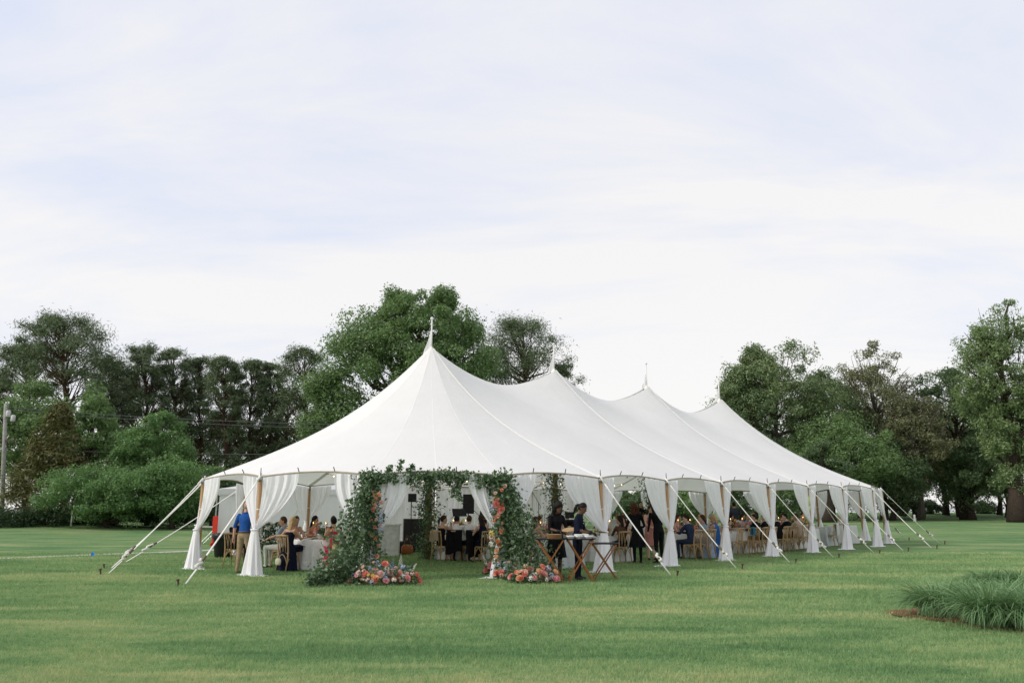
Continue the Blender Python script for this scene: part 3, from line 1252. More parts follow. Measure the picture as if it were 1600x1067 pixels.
for k, (px, Y, tp_, hw_, lab) in enumerate([
        (330, 66, 722, 46, "mid green bush showing just above the tent's left eave"),
        (395, 68, 716, 50, "mid green bush behind the left slope of the tent"),
        (470, 72, 690, 56, "dark understorey bush beneath the leaning pine")]):
    broadleaf(lab, px, Y, tp_, hw_, 826, L_OAK if k < 2 else L_DARK, 170 + k, 40, 170, 0.3, 0.1, crown_r=0.34, name="understorey_bush")

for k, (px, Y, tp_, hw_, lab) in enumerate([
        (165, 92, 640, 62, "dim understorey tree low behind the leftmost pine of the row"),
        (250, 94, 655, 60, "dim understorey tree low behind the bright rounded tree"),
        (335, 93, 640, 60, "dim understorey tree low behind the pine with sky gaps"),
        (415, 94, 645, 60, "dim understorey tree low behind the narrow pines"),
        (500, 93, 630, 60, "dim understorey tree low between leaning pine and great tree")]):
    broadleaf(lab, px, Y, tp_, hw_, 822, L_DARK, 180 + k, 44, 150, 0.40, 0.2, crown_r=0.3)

# --- the great green tree and pine behind the peaks
broadleaf("great fresh green tree rising behind the first tent peak", 648, 76, 453, 98, 690, L_OAK, 201, 120, 210, 0.40, 0.55, crown_r=0.22, lumps=7,
          extra=((575, 520, 50), (545, 560, 50), (520, 610, 46), (500, 600, 34), (720, 520, 40), (745, 570, 40), (560, 650, 50), (625, 470, 26), (690, 470, 28), (505, 660, 40)))
pine("dark domed pine behind the saddle between the first two peaks", 818, 84, 501, 62, 660, 211, 54, 240, wide=0.42, trunk_r=0.3)
pine("small dark pine branch head left of the second peak flag", 882, 85, 566, 26, 690, 212, 18, 170)

# --- right side
broadleaf("big mixed green maple rising right of the fourth peak", 1222, 96, 534, 96, 770, L_MAPLE, 301, 130, 200, 0.42, 0.5, crown_r=0.21, lumps=7, bare=30, brk=BARK_GREY,
          extra=((1150, 615, 28), (1160, 585, 30), (1145, 650, 24), (1180, 560, 24)))
broadleaf("deep green lower tree at foot of the maple's left side", 1180, 93, 606, 50, 790, L_DARK, 302, 50, 180, 0.38, 0.3, crown_r=0.28)
broadleaf("rust tinged budding tree with thin top in the right group", 1382, 101, 533, 70, 770, L_RED, 303, 120, 150, 0.36, 0.4, crown_r=0.23, lumps=6, bare=70, brk=BARK_GREY)
broadleaf("fresh green tree low in front of the budding tree", 1318, 91, 640, 90, 806, L_OAK, 304, 100, 190, 0.36, 0.34, crown_r=0.26)
broadleaf("mixed green tree between maple and the budding tree", 1300, 99, 570, 52, 770, L_MAPLE, 305, 60, 180, 0.38, 0.34, crown_r=0.27)
broadleaf("brownish twiggy tree low right of the budding tree", 1440, 96, 600, 60, 785, L_RED, 306, 90, 150, 0.34, 0.36, crown_r=0.26, bare=60, brk=BARK_GREY)
broadleaf("dark green dense tree second from the right picture edge", 1508, 99, 546, 66, 785, L_DARK, 307, 90, 200, 0.38, 0.5, crown_r=0.24)
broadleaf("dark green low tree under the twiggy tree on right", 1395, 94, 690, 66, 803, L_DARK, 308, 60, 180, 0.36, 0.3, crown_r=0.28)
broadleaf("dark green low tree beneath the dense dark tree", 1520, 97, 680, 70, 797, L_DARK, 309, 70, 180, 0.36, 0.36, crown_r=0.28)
broadleaf("pale lime tree with thick trunk at right picture edge", 1592, 84, 478, 72, 770, L_LIME, 310, 120, 160, 0.36, 0.85, crown_r=0.22, lumps=6, bare=50, brk=BARK_BROWN, extra=((1545, 540, 30), (1560, 620, 34), (1560, 690, 30)))
broadleaf("fresh green overhanging tree cut off by the right picture edge", 1655, 86, 560, 80, 770, L_OAK, 311, 70, 180, 0.36, 0.5, crown_r=0.24)
broadleaf("large dark trunked tree seen through the tent's far bays", 1292, 84, 690, 40, 775, L_DARK, 312, 40, 160, 0.34, 0.75, crown_r=0.3)
for k, (px, Y, lab) in enumerate([(1412, 108, "slender trunked dark tree at the river bank, leftmost of four"),
                                  (1478, 112, "dark tree at the river bank, second of four from left"),
                                  (1503, 115, "dark tree at the river bank, third of four from left"),
                                  (1562, 112, "dark tree at the river bank, rightmost of four")]):
    broadleaf(lab, px, Y, 640, 58, 797, L_DARK, 320 + k, 50, 150, 0.42, 0.42 - 0.04 * k, crown_r=0.3, zbase=0.4)

for k, (px, Y, tp_, hw_, lab) in enumerate([
        (1405, 104, 776, 34, "low dark bush at the river bank right of the tent's end"),
        (1452, 118, 782, 26, "low dark bush at the river bank between the first two trunks"),
        (1535, 120, 784, 30, "low dark bush at the river bank left of the rightmost trunk"),
        (1640, 100, 770, 60, "dark bush behind the thick trunk at right edge")]):
    broadleaf(lab, px, Y, tp_, hw_, 811, L_SHRUB, 360 + k, 26, 150, 0.3, 0.08, crown_r=0.5, name="bank_bush", zbase=0.2)

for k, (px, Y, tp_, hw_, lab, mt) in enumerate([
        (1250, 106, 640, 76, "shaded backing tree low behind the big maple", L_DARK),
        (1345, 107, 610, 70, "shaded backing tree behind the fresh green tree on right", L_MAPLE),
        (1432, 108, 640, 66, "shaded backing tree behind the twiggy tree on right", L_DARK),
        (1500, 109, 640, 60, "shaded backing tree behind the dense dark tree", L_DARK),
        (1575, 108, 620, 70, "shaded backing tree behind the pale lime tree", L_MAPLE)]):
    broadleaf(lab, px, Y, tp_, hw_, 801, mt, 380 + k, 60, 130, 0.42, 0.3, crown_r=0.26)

# --- seen through the tent's open far side
for k, (px, Y, tp_, hw_, lab, mt) in enumerate([
        (990, 52, 762, 36, "rounded grey-green bush seen behind the bar", L_DARK),
        (1075, 64, 745, 44, "mid green bush seen through the bay with the navy suited man", L_OAK),
        (1150, 66, 742, 46, "dark bush seen through the bay with the blonde guest", L_DARK),
        (1225, 70, 740, 46, "mid green bush seen through the bay with black suited men", L_OAK),
        (930, 62, 740, 50, "dark bush behind the keyboard end of the band", L_DARK),
        (860, 66, 740, 60, "dark bush behind the white sidewall", L_DARK),
        (760, 70, 735, 60, "dark bush behind the middle of the white sidewall", L_DARK)]):
    broadleaf(lab, px, Y, tp_, hw_, 824, mt, 340 + k, 44, 180, 0.26, 0.1, crown_r=0.36, name="understorey_bush")
# ------------------------------------------------------------------ people
SKIN = {"fair": plain("skin_fair", (0.62, 0.40, 0.30), 0.55, 0, 0.06), "tan": plain("skin_tan", (0.50, 0.29, 0.19), 0.55, 0, 0.06),
        "dark": plain("skin_dark", (0.125, 0.062, 0.040), 0.5, 0, 0.08), "rosy": plain("skin_rosy", (0.60, 0.34, 0.25), 0.55, 0, 0.06)}
HAIR = {}
for n_, c_ in dict(black=(0.012, 0.010, 0.009), brown=(0.060, 0.032, 0.018), darkbrown=(0.026, 0.015, 0.010), blonde=(0.42, 0.29, 0.15), grey=(0.33, 0.31, 0.29), auburn=(0.085, 0.028, 0.014)).items():
    t = NT("hair_" + n_)
    nn_ = t.noise(t.coord("Object", (60, 60, 6)), 1.0, 3.0)
    HAIR[n_] = t.done(t.princ(t.ramp(nn_, [(0.3, [x * 0.65 for x in c_]), (0.7, [min(1, x * 1.35) for x in c_])]), 0.65, 0, t.bump(nn_, 0.5, 0.01), 0.15))
GAR = {}
for n_, c_ in dict(royal=(0.02, 0.085, 0.30), khaki=(0.33, 0.25, 0.16), black=(0.010, 0.010, 0.012), navy=(0.009, 0.012, 0.026), white=(0.72, 0.71, 0.70), greyblue=(0.24, 0.29, 0.34),
                   pale=(0.62, 0.61, 0.57), fuchsia=(0.52, 0.012, 0.095), suitnavy=(0.026, 0.038, 0.080), dusty=(0.27, 0.33, 0.40), blue=(0.03, 0.13, 0.40), lightblue=(0.34, 0.42, 0.55),
                   coral=(0.70, 0.27, 0.18), beige=(0.47, 0.38, 0.30), pink=(0.62, 0.33, 0.33), brown=(0.10, 0.055, 0.038), vest=(0.05, 0.06, 0.085), floral=(0.50, 0.30, 0.30), rose=(0.45, 0.20, 0.17)).items():
    GAR[n_] = cloth("garment_" + n_, c_)
SHOE_BLACK = plain("shoe_black", (0.015, 0.013, 0.013), 0.4)
SHOE_TAN = plain("shoe_tan", (0.24, 0.13, 0.07), 0.5)
EYE_MAT = plain("eye_dark", (0.02, 0.015, 0.012), 0.3)
LIP_MAT = plain("lip_rose", (0.36, 0.12, 0.10), 0.5)
BELT = plain("belt_leather", (0.06, 0.03, 0.02), 0.5)
GLASS_BLACK = plain("sunglass_black", (0.01, 0.01, 0.01), 0.2, 0, 0.05, 9, 0.6)

V3 = Vector


def voxel(me, size=0.0195, it=3):
    o = bpy.data.objects.new("tmp", me)
    COL.objects.link(o)
    md = o.modifiers.new("r", 'REMESH')
    md.mode = 'VOXEL'
    md.voxel_size = size
    md.use_smooth_shade = True
    if it:
        ms = o.modifiers.new("s", 'SMOOTH')
        ms.factor = 0.5
        ms.iterations = it
    dg = bpy.context.evaluated_depsgraph_get()
    out = bpy.data.meshes.new_from_object(o.evaluated_get(dg))
    bpy.data.objects.remove(o, do_unlink=True)
    bpy.data.meshes.remove(me)
    return out


def loft(m, secs, n=14):
    """secs: (centre, axis_a, axis_b, ra, rb)"""
    vs, fs = [], []
    for c, a, b, ra, rb in secs:
        for j in range(n):
            t = 2 * math.pi * j / n
            vs.append(V3(c) + V3(a) * (ra * math.cos(t)) + V3(b) * (rb * math.sin(t)))
    for i in range(len(secs) - 1):
        for j in range(n):
            j2 = (j + 1) % n
            fs.append((i * n + j, i * n + j2, (i + 1) * n + j2, (i + 1) * n + j))
    fs.append(tuple(range(n - 1, -1, -1)))
    fs.append(tuple((len(secs) - 1) * n + j for j in range(n)))
    m.add(vs, fs)


def limb(m, a, b, c, r, n=10):
    """two-segment limb with rounded joints; r = four radii"""
    a, b, c = V3(a), V3(b), V3(c)
    m.tube([a, a.lerp(b, 0.35), a.lerp(b, 0.85)], [r[0], r[0] * 0.97, r[1]], n)
    m.tube([b.lerp(a, 0.2), b, b.lerp(c, 0.25)], [r[1], r[1] * 1.04, r[2]], n)
    m.tube([b.lerp(c, 0.0), b.lerp(c, 0.3), c], [r[1] * 0.95, r[2] * 1.02, r[3]], n)
    for p, q in ((a, r[0]), (b, r[1] * 1.02)):
        m.ball(p, q, 10, 7)


def hand_shape(m, wrist, d, curl, side, palm_n, size=1.0):
    """palm, four unequal bent fingers and a thumb leaving the side of the palm"""
    d = V3(d).normalized()
    pn = V3(palm_n)
    pn = (pn - d * pn.dot(d)).normalized()
    s = d.cross(pn).normalized() * side
    w = V3(wrist)
    m.tube([w - d * 0.02, w + d * 0.03, w + d * 0.085 * size], [(0.026, 0.02), (0.036 * size, 0.016), (0.040 * size, 0.013)], 8)
    for k, (o, L) in enumerate(((-0.03, 0.062), (-0.010, 0.078), (0.010, 0.072), (0.029, 0.055))):
        b = w + d * (0.082 * size) + s * (o * size)
        L *= size
        d1 = (d + pn * curl * 0.6).normalized()
        d2 = (d + pn * curl * 1.6).normalized()
        p1 = b + d1 * L * 0.5
        p2 = p1 + d2 * L * 0.3
        d3 = (d * (1 - curl * 0.6) + pn * curl * 2.4).normalized()
        p3 = p2 + d3 * L * 0.26
        m.tube([b - d * 0.01, p1, p2, p3], [0.0095, 0.009, 0.008, 0.006], 6)
    b = w + d * 0.025 + s * 0.030
    p1 = b + (d * 0.6 + s * 0.75 + pn * 0.15).normalized() * 0.038
    p2 = p1 + (d * 0.9 + s * 0.25 + pn * curl * 0.8).normalized() * 0.032
    m.tube([b - s * 0.012, p1, p2], [0.013, 0.011, 0.0075], 6)


BODY_CACHE = {}


def pose_seated(arms="table", lean=0.03, hy=0.0, hp=0.0, tw=0.0, scale=1.0, knees=0.11, female=False):
    sh = 0.165 if female else 0.188
    P = dict(pelvis=V3((0, -0.05, 0.565)), neck=V3((0, -0.045 + lean * 2.2, 1.075)), head_yaw=hy, head_pitch=hp, scale=scale, female=female, sh=sh)
    P["hip"] = [V3((s * 0.09, -0.03, 0.545)) for s in (-1, 1)]
    P["knee"] = [V3((s * knees, 0.40, 0.545)) for s in (-1, 1)]
    P["ankle"] = [V3((s * (knees + 0.01), 0.36, 0.085)) for s in (-1, 1)]
    Y = P["neck"].y
    S = [V3((s * sh, Y - 0.02, 1.015)) for s in (-1, 1)]
    if arms == "table":
        E = [V3((s * (sh + 0.06), Y + 0.16, 0.80)) for s in (-1, 1)]
        H = [V3((s * 0.11, Y + 0.36, 0.815)) for s in (-1, 1)]
    elif arms == "lap":
        E = [V3((s * (sh + 0.05), Y + 0.04, 0.76)) for s in (-1, 1)]
        H = [V3((s * 0.07, Y + 0.24, 0.67)) for s in (-1, 1)]
    elif arms == "raise":
        E = [V3((-(sh + 0.06), Y + 0.14, 0.80)), V3((sh + 0.08, Y + 0.18, 0.86))]
        H = [V3((-0.10, Y + 0.34, 0.81)), V3((0.12, Y + 0.28, 1.07))]
    else:  # wide: one arm out along the chair back
        E = [V3((-(sh + 0.20), Y - 0.02, 0.86)), V3((sh + 0.06, Y + 0.16, 0.80))]
        H = [V3((-(sh + 0.30), Y + 0.14, 0.80)), V3((0.11, Y + 0.36, 0.815))]
    P["shoulder"], P["elbow"], P["wrist"] = S, E, H
    P["kind"] = "seated"
    return P


def pose_stand(lean=0.0, elbows=None, wrists=None, hy=0.0, hp=0.0, scale=1.0, female=False, feet=((-0.10, 0.0), (0.10, 0.0)), side_lean=0.0, hy_tw=0.0):
    sh = 0.17 if female else 0.198
    nz = 1.47
    P = dict(pelvis=V3((0, 0, 0.94)), neck=V3((side_lean, lean, nz)), head_yaw=hy, head_pitch=hp, scale=scale, female=female, sh=sh)
    P["hip"] = [V3((s * 0.095, 0, 0.90)) for s in (-1, 1)]
    P["ankle"] = [V3((feet[k][0], feet[k][1], 0.085)) for k in (0, 1)]
    P["knee"] = [P["hip"][k].lerp(P["ankle"][k], 0.5) + V3((0, 0.025, 0.02)) for k in (0, 1)]
    S = [V3((s * sh + side_lean, lean - 0.01, 1.405)) for s in (-1, 1)]
    P["shoulder"] = S
    P["elbow"] = [V3(e) for e in elbows] if elbows else [V3((s * (sh + 0.06) + side_lean, lean - 0.02, 1.13)) for s in (-1, 1)]
    P["wrist"] = [V3(w) for w in wrists] if wrists else [V3((s * (sh + 0.06) + side_lean, lean + 0.06, 0.88)) for s in (-1, 1)]
    P["kind"] = "stand"
    return P


def body_mesh(P, key):
    if key in BODY_CACHE:
        return BODY_CACHE[key]
    m = MB()
    fem = P["female"]
    L = (P["shoulder"][1] - P["shoulder"][0]).normalized()
    up = (P["neck"] - P["pelvis"])
    ul = up.length
    un = up.normalized()
    fw = un.cross(L).normalized() * 1.0
    if fw.y < 0:
        fw = -fw
    sh = P["sh"]
    lv = [(-0.20, 0.105, 0.085), (-0.08, 0.165, 0.115), (0.08, 0.168 if fem else 0.165, 0.118), (0.30, 0.128 if fem else 0.150, 0.098 if fem else 0.108), (0.52, 0.138 if fem else 0.165, 0.108),
          (0.70, 0.150 if fem else 0.178, 0.118), (0.84, sh * 0.88, 0.098), (0.94, sh * 0.58, 0.075), (1.02, 0.062, 0.06)]
    secs = []
    for f, a, b in lv:
        c = P["pelvis"] + up * f
        if P["kind"] == "seated":
            c = c + fw * (0.02 * math.sin(max(0, f) * 3.1) * -1)
            if f < 0:
                c.z = max(c.z, 0.475)
        secs.append((c, L, fw, a, b))
    loft(m, secs, 16)
    yaw = Matrix.Rotation(P["head_yaw"], 3, 'Z') @ Matrix.Rotation(P["head_pitch"], 3, 'X')
    hc = P["neck"] + un * 0.055 + V3((0, 0.012, 0)) + yaw @ V3((0, 0.025, 0.105))
    m.tube([P["neck"] - un * 0.05, P["neck"] + un * 0.05, hc - yaw @ V3((0, 0.03, 0.05))], [0.06, 0.052, 0.05], 12)
    # head: cranium, jaw, nose, ears, brow
    loft(m, [(hc + yaw @ V3((0, y, z)), yaw @ V3((1, 0, 0)), yaw @ V3((0, 1, 0)), a, b) for z, y, a, b in
             ((-0.125, 0.038, 0.022, 0.030), (-0.105, 0.030, 0.042, 0.055), (-0.07, 0.018, 0.056, 0.075), (-0.03, 0.006, 0.066, 0.088), (0.02, 0.0, 0.074, 0.096), (0.06, -0.004, 0.073, 0.095), (0.095, -0.008, 0.058, 0.075), (0.115, -0.01, 0.03, 0.04))], 16)
    m.tube([hc + yaw @ V3((0, 0.088, 0.012)), hc + yaw @ V3((0, 0.112, -0.03)), hc + yaw @ V3((0, 0.090, -0.042))], [0.011, 0.017, 0.014], 7)
    for s in (-1, 1):
        m.ball(hc + yaw @ V3((s * 0.076, -0.008, -0.008)), (0.014, 0.02, 0.03), 8, 6)
    segs = [(P["neck"], hc + V3((0, 0, 0.0)), 0.07, 0)]
    big = 1.0 if fem else 1.14
    for k in (0, 1):
        limb(m, P["shoulder"][k], P["elbow"][k], P["wrist"][k], (0.052 * big, 0.042 * big, 0.037 * big, 0.026 * big))
        hp_, kn, an = P["hip"][k], P["knee"][k], P["ankle"][k]
        limb(m, hp_, kn, an, (0.092, 0.064, 0.056, 0.040))
        toe = an + V3((0.015 * (-1 if k == 0 else 1), 0.17, -0.055))
        heel = an + V3((0, -0.045, -0.05))
        m.tube([heel, an + V3((0, 0.05, -0.04)), toe], [(0.032, 0.034), (0.042, 0.042), (0.036, 0.022)], 10)
        segs += [(P["shoulder"][k], P["elbow"][k], 0.05, 2), (P["elbow"][k], P["wrist"][k], 0.035, 3), (hp_, kn, 0.085, 4), (kn, an, 0.055, 5), (heel, toe, 0.04, 6)]
    me = voxel(m.mesh("person_body"))
    V = np.empty(len(me.vertices) * 3, dtype=np.float32)
    me.vertices.foreach_get("co", V)
    V = V.reshape(-1, 3)
    F = [tuple(p.vertices) for p in me.polygons]
    fc = np.array([V[list(f)].mean(0) for f in F])
    best = np.full(len(F), 1e9)
    lab = np.zeros(len(F), dtype=int)
    # torso segment
    tor = [(P["pelvis"] + up * 0.12, P["pelvis"] + up * 0.86, 0.125, 1), (P["pelvis"] - up * 0.05, P["pelvis"] + up * 0.08, 0.13, 4)]
    for a, b, r, l_ in tor + segs:
        a_, b_ = np.array(a), np.array(b)
        ab = b_ - a_
        tt = np.clip(((fc - a_) @ ab) / (ab @ ab + 1e-9), 0, 1)
        dd = np.linalg.norm(fc - (a_ + tt[:, None] * ab), axis=1) - r
        msk = dd < best
        best[msk] = dd[msk]
        lab[msk] = l_
    rel = ((fc - np.array(P["pelvis"])) @ np.array(un)) / ul
    lab[(lab == 1) & (rel > 0.80)] = 7
    lab[(lab == 0) & (rel < 0.96)] = 7
    lab[(lab == 1) & (rel < 0.10)] = 4
    vs, fs, ml = [tuple(v) for v in V], F, list(lab)
    bpy.data.meshes.remove(me)
    m2 = MB()
    for k in (0, 1):
        d = (P["wrist"][k] - P["elbow"][k]).normalized()
        pn = V3((0, 0, -1)) if abs(d.z) < 0.75 else V3((1 if k == 0 else -1, 0, 0))
        hand_shape(m2, P["wrist"][k], d, 0.45, (1 if k == 0 else -1), pn)
    m3 = MB()
    for s in (-1, 1):
        m3.ball(hc + yaw @ V3((s * 0.030, 0.0865, 0.012)), (0.0125, 0.008, 0.007), 8, 5)
    m4 = MB()
    m4.ball(hc + yaw @ V3((0, 0.090, -0.068)), (0.022, 0.008, 0.007), 8, 5)
    for mm, l_ in ((m2, 0), (m3, 8), (m4, 9)):
        b = len(vs)
        vs += mm.v
        fs = fs + [tuple(i + b for i in f) for f in mm.f]
        ml += [l_] * len(mm.f)
    me = bpy.data.meshes.new("person_body")
    me.from_pydata(vs, [], fs)
    me.polygons.foreach_set("material_index", ml)
    me.polygons.foreach_set("use_smooth", np.ones(len(fs), dtype=bool))
    for _ in range(10):
        me.materials.append(None)
    me.update()
    BODY_CACHE[key] = (me, hc, yaw)
    return BODY_CACHE[key]


def hair_mesh(kind, hc, yaw, seed=0, bundle=1.0):
    m = MB()
    rng = random.Random(seed)
    nu, nv = 22, 14
    vs, fs = [], []
    grow_ = 1.10 if kind != "curly" else 1.38
    if kind == "short":
        grow_ = 1.065
    for j in range(nv + 1):
        el = -math.pi / 2 + math.pi * j / nv
        for i in range(nu):
            az = 2 * math.pi * i / nu
            d = V3((math.cos(el) * math.cos(az), math.cos(el) * math.sin(az), math.sin(el)))
            thr = -0.50 + 0.50 * (d.y + 1)
            if kind in ("long", "curly", "wavy"):
                thr -= 0.22 * (1 - max(0, d.y)) * (abs(d.x) + 0.2)
            k = 1 / (1 + math.exp(-(d.z - thr) * 14))
            rr = 0.86 + (grow_ - 0.86) * k + k * 0.018 * math.sin(az * 9 + el * 5 + seed) + (0.05 * k * rng.uniform(-1, 1) if kind == "curly" else 0)
            vs.append(hc + yaw @ V3((d.x * 0.080 * rr, d.y * 0.100 * rr - 0.006, d.z * 0.122 * rr + 0.002)))
    for j in range(nv):
        for i in range(nu):
            i2 = (i + 1) % nu
            fs.append((j * nu + i, j * nu + i2, (j + 1) * nu + i2, (j + 1) * nu + i))
    m.add(vs, fs)
    Y = lambda x, y, z: hc + yaw @ V3((x, y, z))
    ax, ay = yaw @ V3((1, 0, 0)), yaw @ V3((0, 1, 0))
    if kind in ("long", "wavy"):
        L = 0.36 if kind == "long" else 0.27
        secs = []
        for f, y, a, b in ((0, -0.035, 0.078, 0.07), (0.2, -0.06, 0.088, 0.055), (0.45, -0.085, 0.098, 0.045), (0.75, -0.10, 0.092, 0.038), (1.0, -0.105, 0.055, 0.022)):
            secs.append((Y(0.006 * math.sin(f * 7 + seed), y, 0.02 - L * f), ax, ay, a, b))
        loft(m, secs, 18)
    if kind == "curly":
        for s in (-1, 1):
            for q in range(5):
                m.ball(Y(s * (0.085 + 0.015 * rng.random()), -0.02 - 0.02 * rng.random(), 0.0 - 0.05 * q), 0.045 + 0.012 * rng.random(), 8, 6)
        for q in range(10):
            m.ball(Y(rng.uniform(-0.08, 0.08), -0.075, 0.03 - 0.028 * q), 0.05, 8, 6)
    if kind == "pony":
        m.tube([Y(0, -0.095, 0.05), Y(0, -0.145, 0.03), Y(0.01, -0.165, -0.08), Y(0, -0.155, -0.22 * bundle)], [0.022, 0.032 * bundle, 0.034 * bundle, 0.008], 8)
    if kind == "bun":
        m.ball(Y(0, -0.10, 0.07), 0.05, 10, 7)
    return m


def dress_person(o, skin, top, bottom, sleeve="long", legs="long", shoe=None, neck="high"):
    sk = SKIN[skin]
    T, B = GAR[top], GAR[bottom]
    mats = [sk, T, T if sleeve in ("long", "short") else sk, T if sleeve == "long" else sk, B, B if legs == "long" else sk, shoe or SHOE_BLACK, T if neck == "high" else sk, EYE_MAT, LIP_MAT]
    for i, mm in enumerate(mats):
        o.material_slots[i].link = 'OBJECT'
        o.material_slots[i].material = mm


def person(label, pos, yaw, P, key, skin, hair, hairc, top, bottom, sleeve="long", legs="long", shoe=None, neck="high", group=None, skirt=None, extra=None):
    """yaw: direction the person faces, radians from +X"""
    me, hc, hy = body_mesh(P, key)
    root = thing("person", label, "person", (pos[0], pos[1], pos[2] if len(pos) > 2 else 0), yaw - math.pi / 2, group)
    s = P["scale"]
    b = link_obj("body", me, None, root)
    b.scale = (s, s, s if P["kind"] != "seated" else 1.0)
    dress_person(b, skin, top, bottom, sleeve, legs, shoe, neck)
    if hair and hair != "bald":
        h = hair_mesh(hair, hc, hy, abs(hash(label)) % 50 if False else len(label))
        ho = h.build("hair", HAIR[hairc], root, smooth=True)
        ho.scale = b.scale
    if skirt:
        skirt_kind, col = skirt
        m = MB()
        if skirt_kind == "knee":       # A-line dress skirt of a standing woman
            secs = []
            for z, a, bb in ((1.10, 0.15, 0.115), (0.98, 0.182, 0.14), (0.85, 0.205, 0.16), (0.65, 0.235, 0.185), (0.47, 0.265, 0.205)):
                secs.append((V3((0, 0.0, z)), V3((1, 0, 0)), V3((0, 1, 0)), a, bb))
            n = 28
            vs, fs = [], []
            for i, (c, a, bq, ra, rb) in enumerate(secs):
                for j in range(n):
                    t_ = 2 * math.pi * j / n
                    w_ = 1 + 0.05 * (i / 4) * math.sin(7 * t_ + 1)
                    vs.append(c + a * (ra * w_ * math.cos(t_)) + bq * (rb * w_ * math.sin(t_)))
            for i in range(4):
                for j in range(n):
                    fs.append((i * n + j, i * n + (j + 1) % n, (i + 1) * n + (j + 1) % n, (i + 1) * n + j))
            m.add(vs, fs)
        else:                          # seated long dress: cloth over lap, falling past the seat sides and to the grass
            def fall(u, v):
                th = math.pi * (1.0 + u)       # half ring behind and at the sides
                r = 0.235 + 0.09 * v + 0.018 * v * math.sin(u * 26)
                z = 0.60 - (0.60 - 0.03) * v
                return V3((math.cos(th) * r, -0.02 + math.sin(th) * (r * 0.95), z))
            if skirt_kind == "long":
                m.grid(fall, 30, 8)

            def lap(u, v):
                x = (u - 0.5) * 0.44
                y = -0.10 + 0.56 * min(1, v * 1.6)
                z = 0.655 - 0.05 * abs(u - 0.5) * 2 if v < 0.625 else 0.65 - (v - 0.625) / 0.375 * 0.52
                return V3((x * (1 + 0.1 * v), y + 0.02 * math.sin(u * 20) * (v > 0.62), z))
            m.grid(lap, 18, 14)
        so = m.build("skirt", GAR[col], root, smooth=True)
        so.scale = (s, s, s if P["kind"] != "seated" else 1.0)
    if extra:
        extra(root, P, hc, hy, s)
    return root


# ------------------------------------------------------------------ chairs
def make_chair():
    root = thing("fanback_chair", "x", "chair")
    m = MB()
    sv = []
    for z in (0.445, 0.47):
        for k in range(20):
            t_ = 2 * math.pi * k / 20
            c, s = math.cos(t_), math.sin(t_)
            e = 0.55
            x = math.copysign(abs(c) ** e, c) * (0.205 if s > 0 else 0.19)
            y = math.copysign(abs(s) ** e, s) * 0.205
            sv.append((x, y, z))
    m.add(sv, [tuple(range(19, -1, -1)), tuple(range(20, 40))] + [(k, (k + 1) % 20, 20 + (k + 1) % 20, 20 + k) for k in range(20)])
    m.build("seat", CHAIR_WOOD, root)
    for s in (-1, 1):
        m = MB()
        m.tube([(s * 0.185, -0.27, 0.0), (s * 0.178, -0.215, 0.25), (s * 0.178, -0.20, 0.46), (s * 0.185, -0.225, 0.68), (s * 0.195, -0.27, 0.89)], [0.016, 0.019, 0.020, 0.018, 0.015], 8)
        m.build("leg", CHAIR_WOOD, root, smooth=True)
        m = MB()
        m.tube([(s * 0.195, 0.205, 0.0), (s * 0.178, 0.175, 0.30), (s * 0.172, 0.165, 0.455)], [0.014, 0.018, 0.019], 8)
        m.build("leg", CHAIR_WOOD, root, smooth=True)
    m = MB()
    m.tube([(-0.205, -0.268, 0.885), (-0.10, -0.293, 0.895), (0, -0.30, 0.898), (0.10, -0.293, 0.895), (0.205, -0.268, 0.885)], 0.021, 8, True, (1.0, 1.25))
    m.build("top_rail", CHAIR_WOOD, root, smooth=True)
    for xt, xb in ((-0.135, -0.085), (-0.07, -0.095), (-0.06, 0.02), (0.06, -0.02), (0.07, 0.095), (0.135, 0.085)):
        m = MB()
        m.tube([(xb, -0.205, 0.465), ((xb + xt) / 2, -0.232, 0.68), (xt, -0.285, 0.89)], 0.0095, 6)
        m.build("spindle", CHAIR_WOOD, root, smooth=True)
    def arc(p, q, rise, n=8):
        out = []
        for k in range(n + 1):
            f = k / n
            c = V3(p).lerp(V3(q), f)
            c.z += rise * math.sin(math.pi * f) ** 0.7
            out.append(c)
        return out
    for p, q in (((-0.18, -0.235, 0.17), (0.18, -0.235, 0.17)), ((-0.185, 0.185, 0.17), (0.185, 0.185, 0.17)), ((-0.182, -0.23, 0.17), (-0.185, 0.185, 0.17)), ((0.182, -0.23, 0.17), (0.185, 0.185, 0.17))):
        m = MB()
        m.tube(arc(p, q, 0.255), 0.011, 6)
        m.build("brace", CHAIR_WOOD, root, smooth=True)
    return root


CHAIR0 = make_chair()
chair_used = [False]


def chair(label, pos, yaw, group="wooden fan-back chairs at the tables"):
    if not chair_used[0]:
        c = CHAIR0
        chair_used[0] = True
    else:
        c = copy_tree(CHAIR0)
    c.location = (pos[0], pos[1], 0)
    c.rotation_euler = (0, 0, yaw - math.pi / 2)
    tag(c, label, "chair", group)
    return c


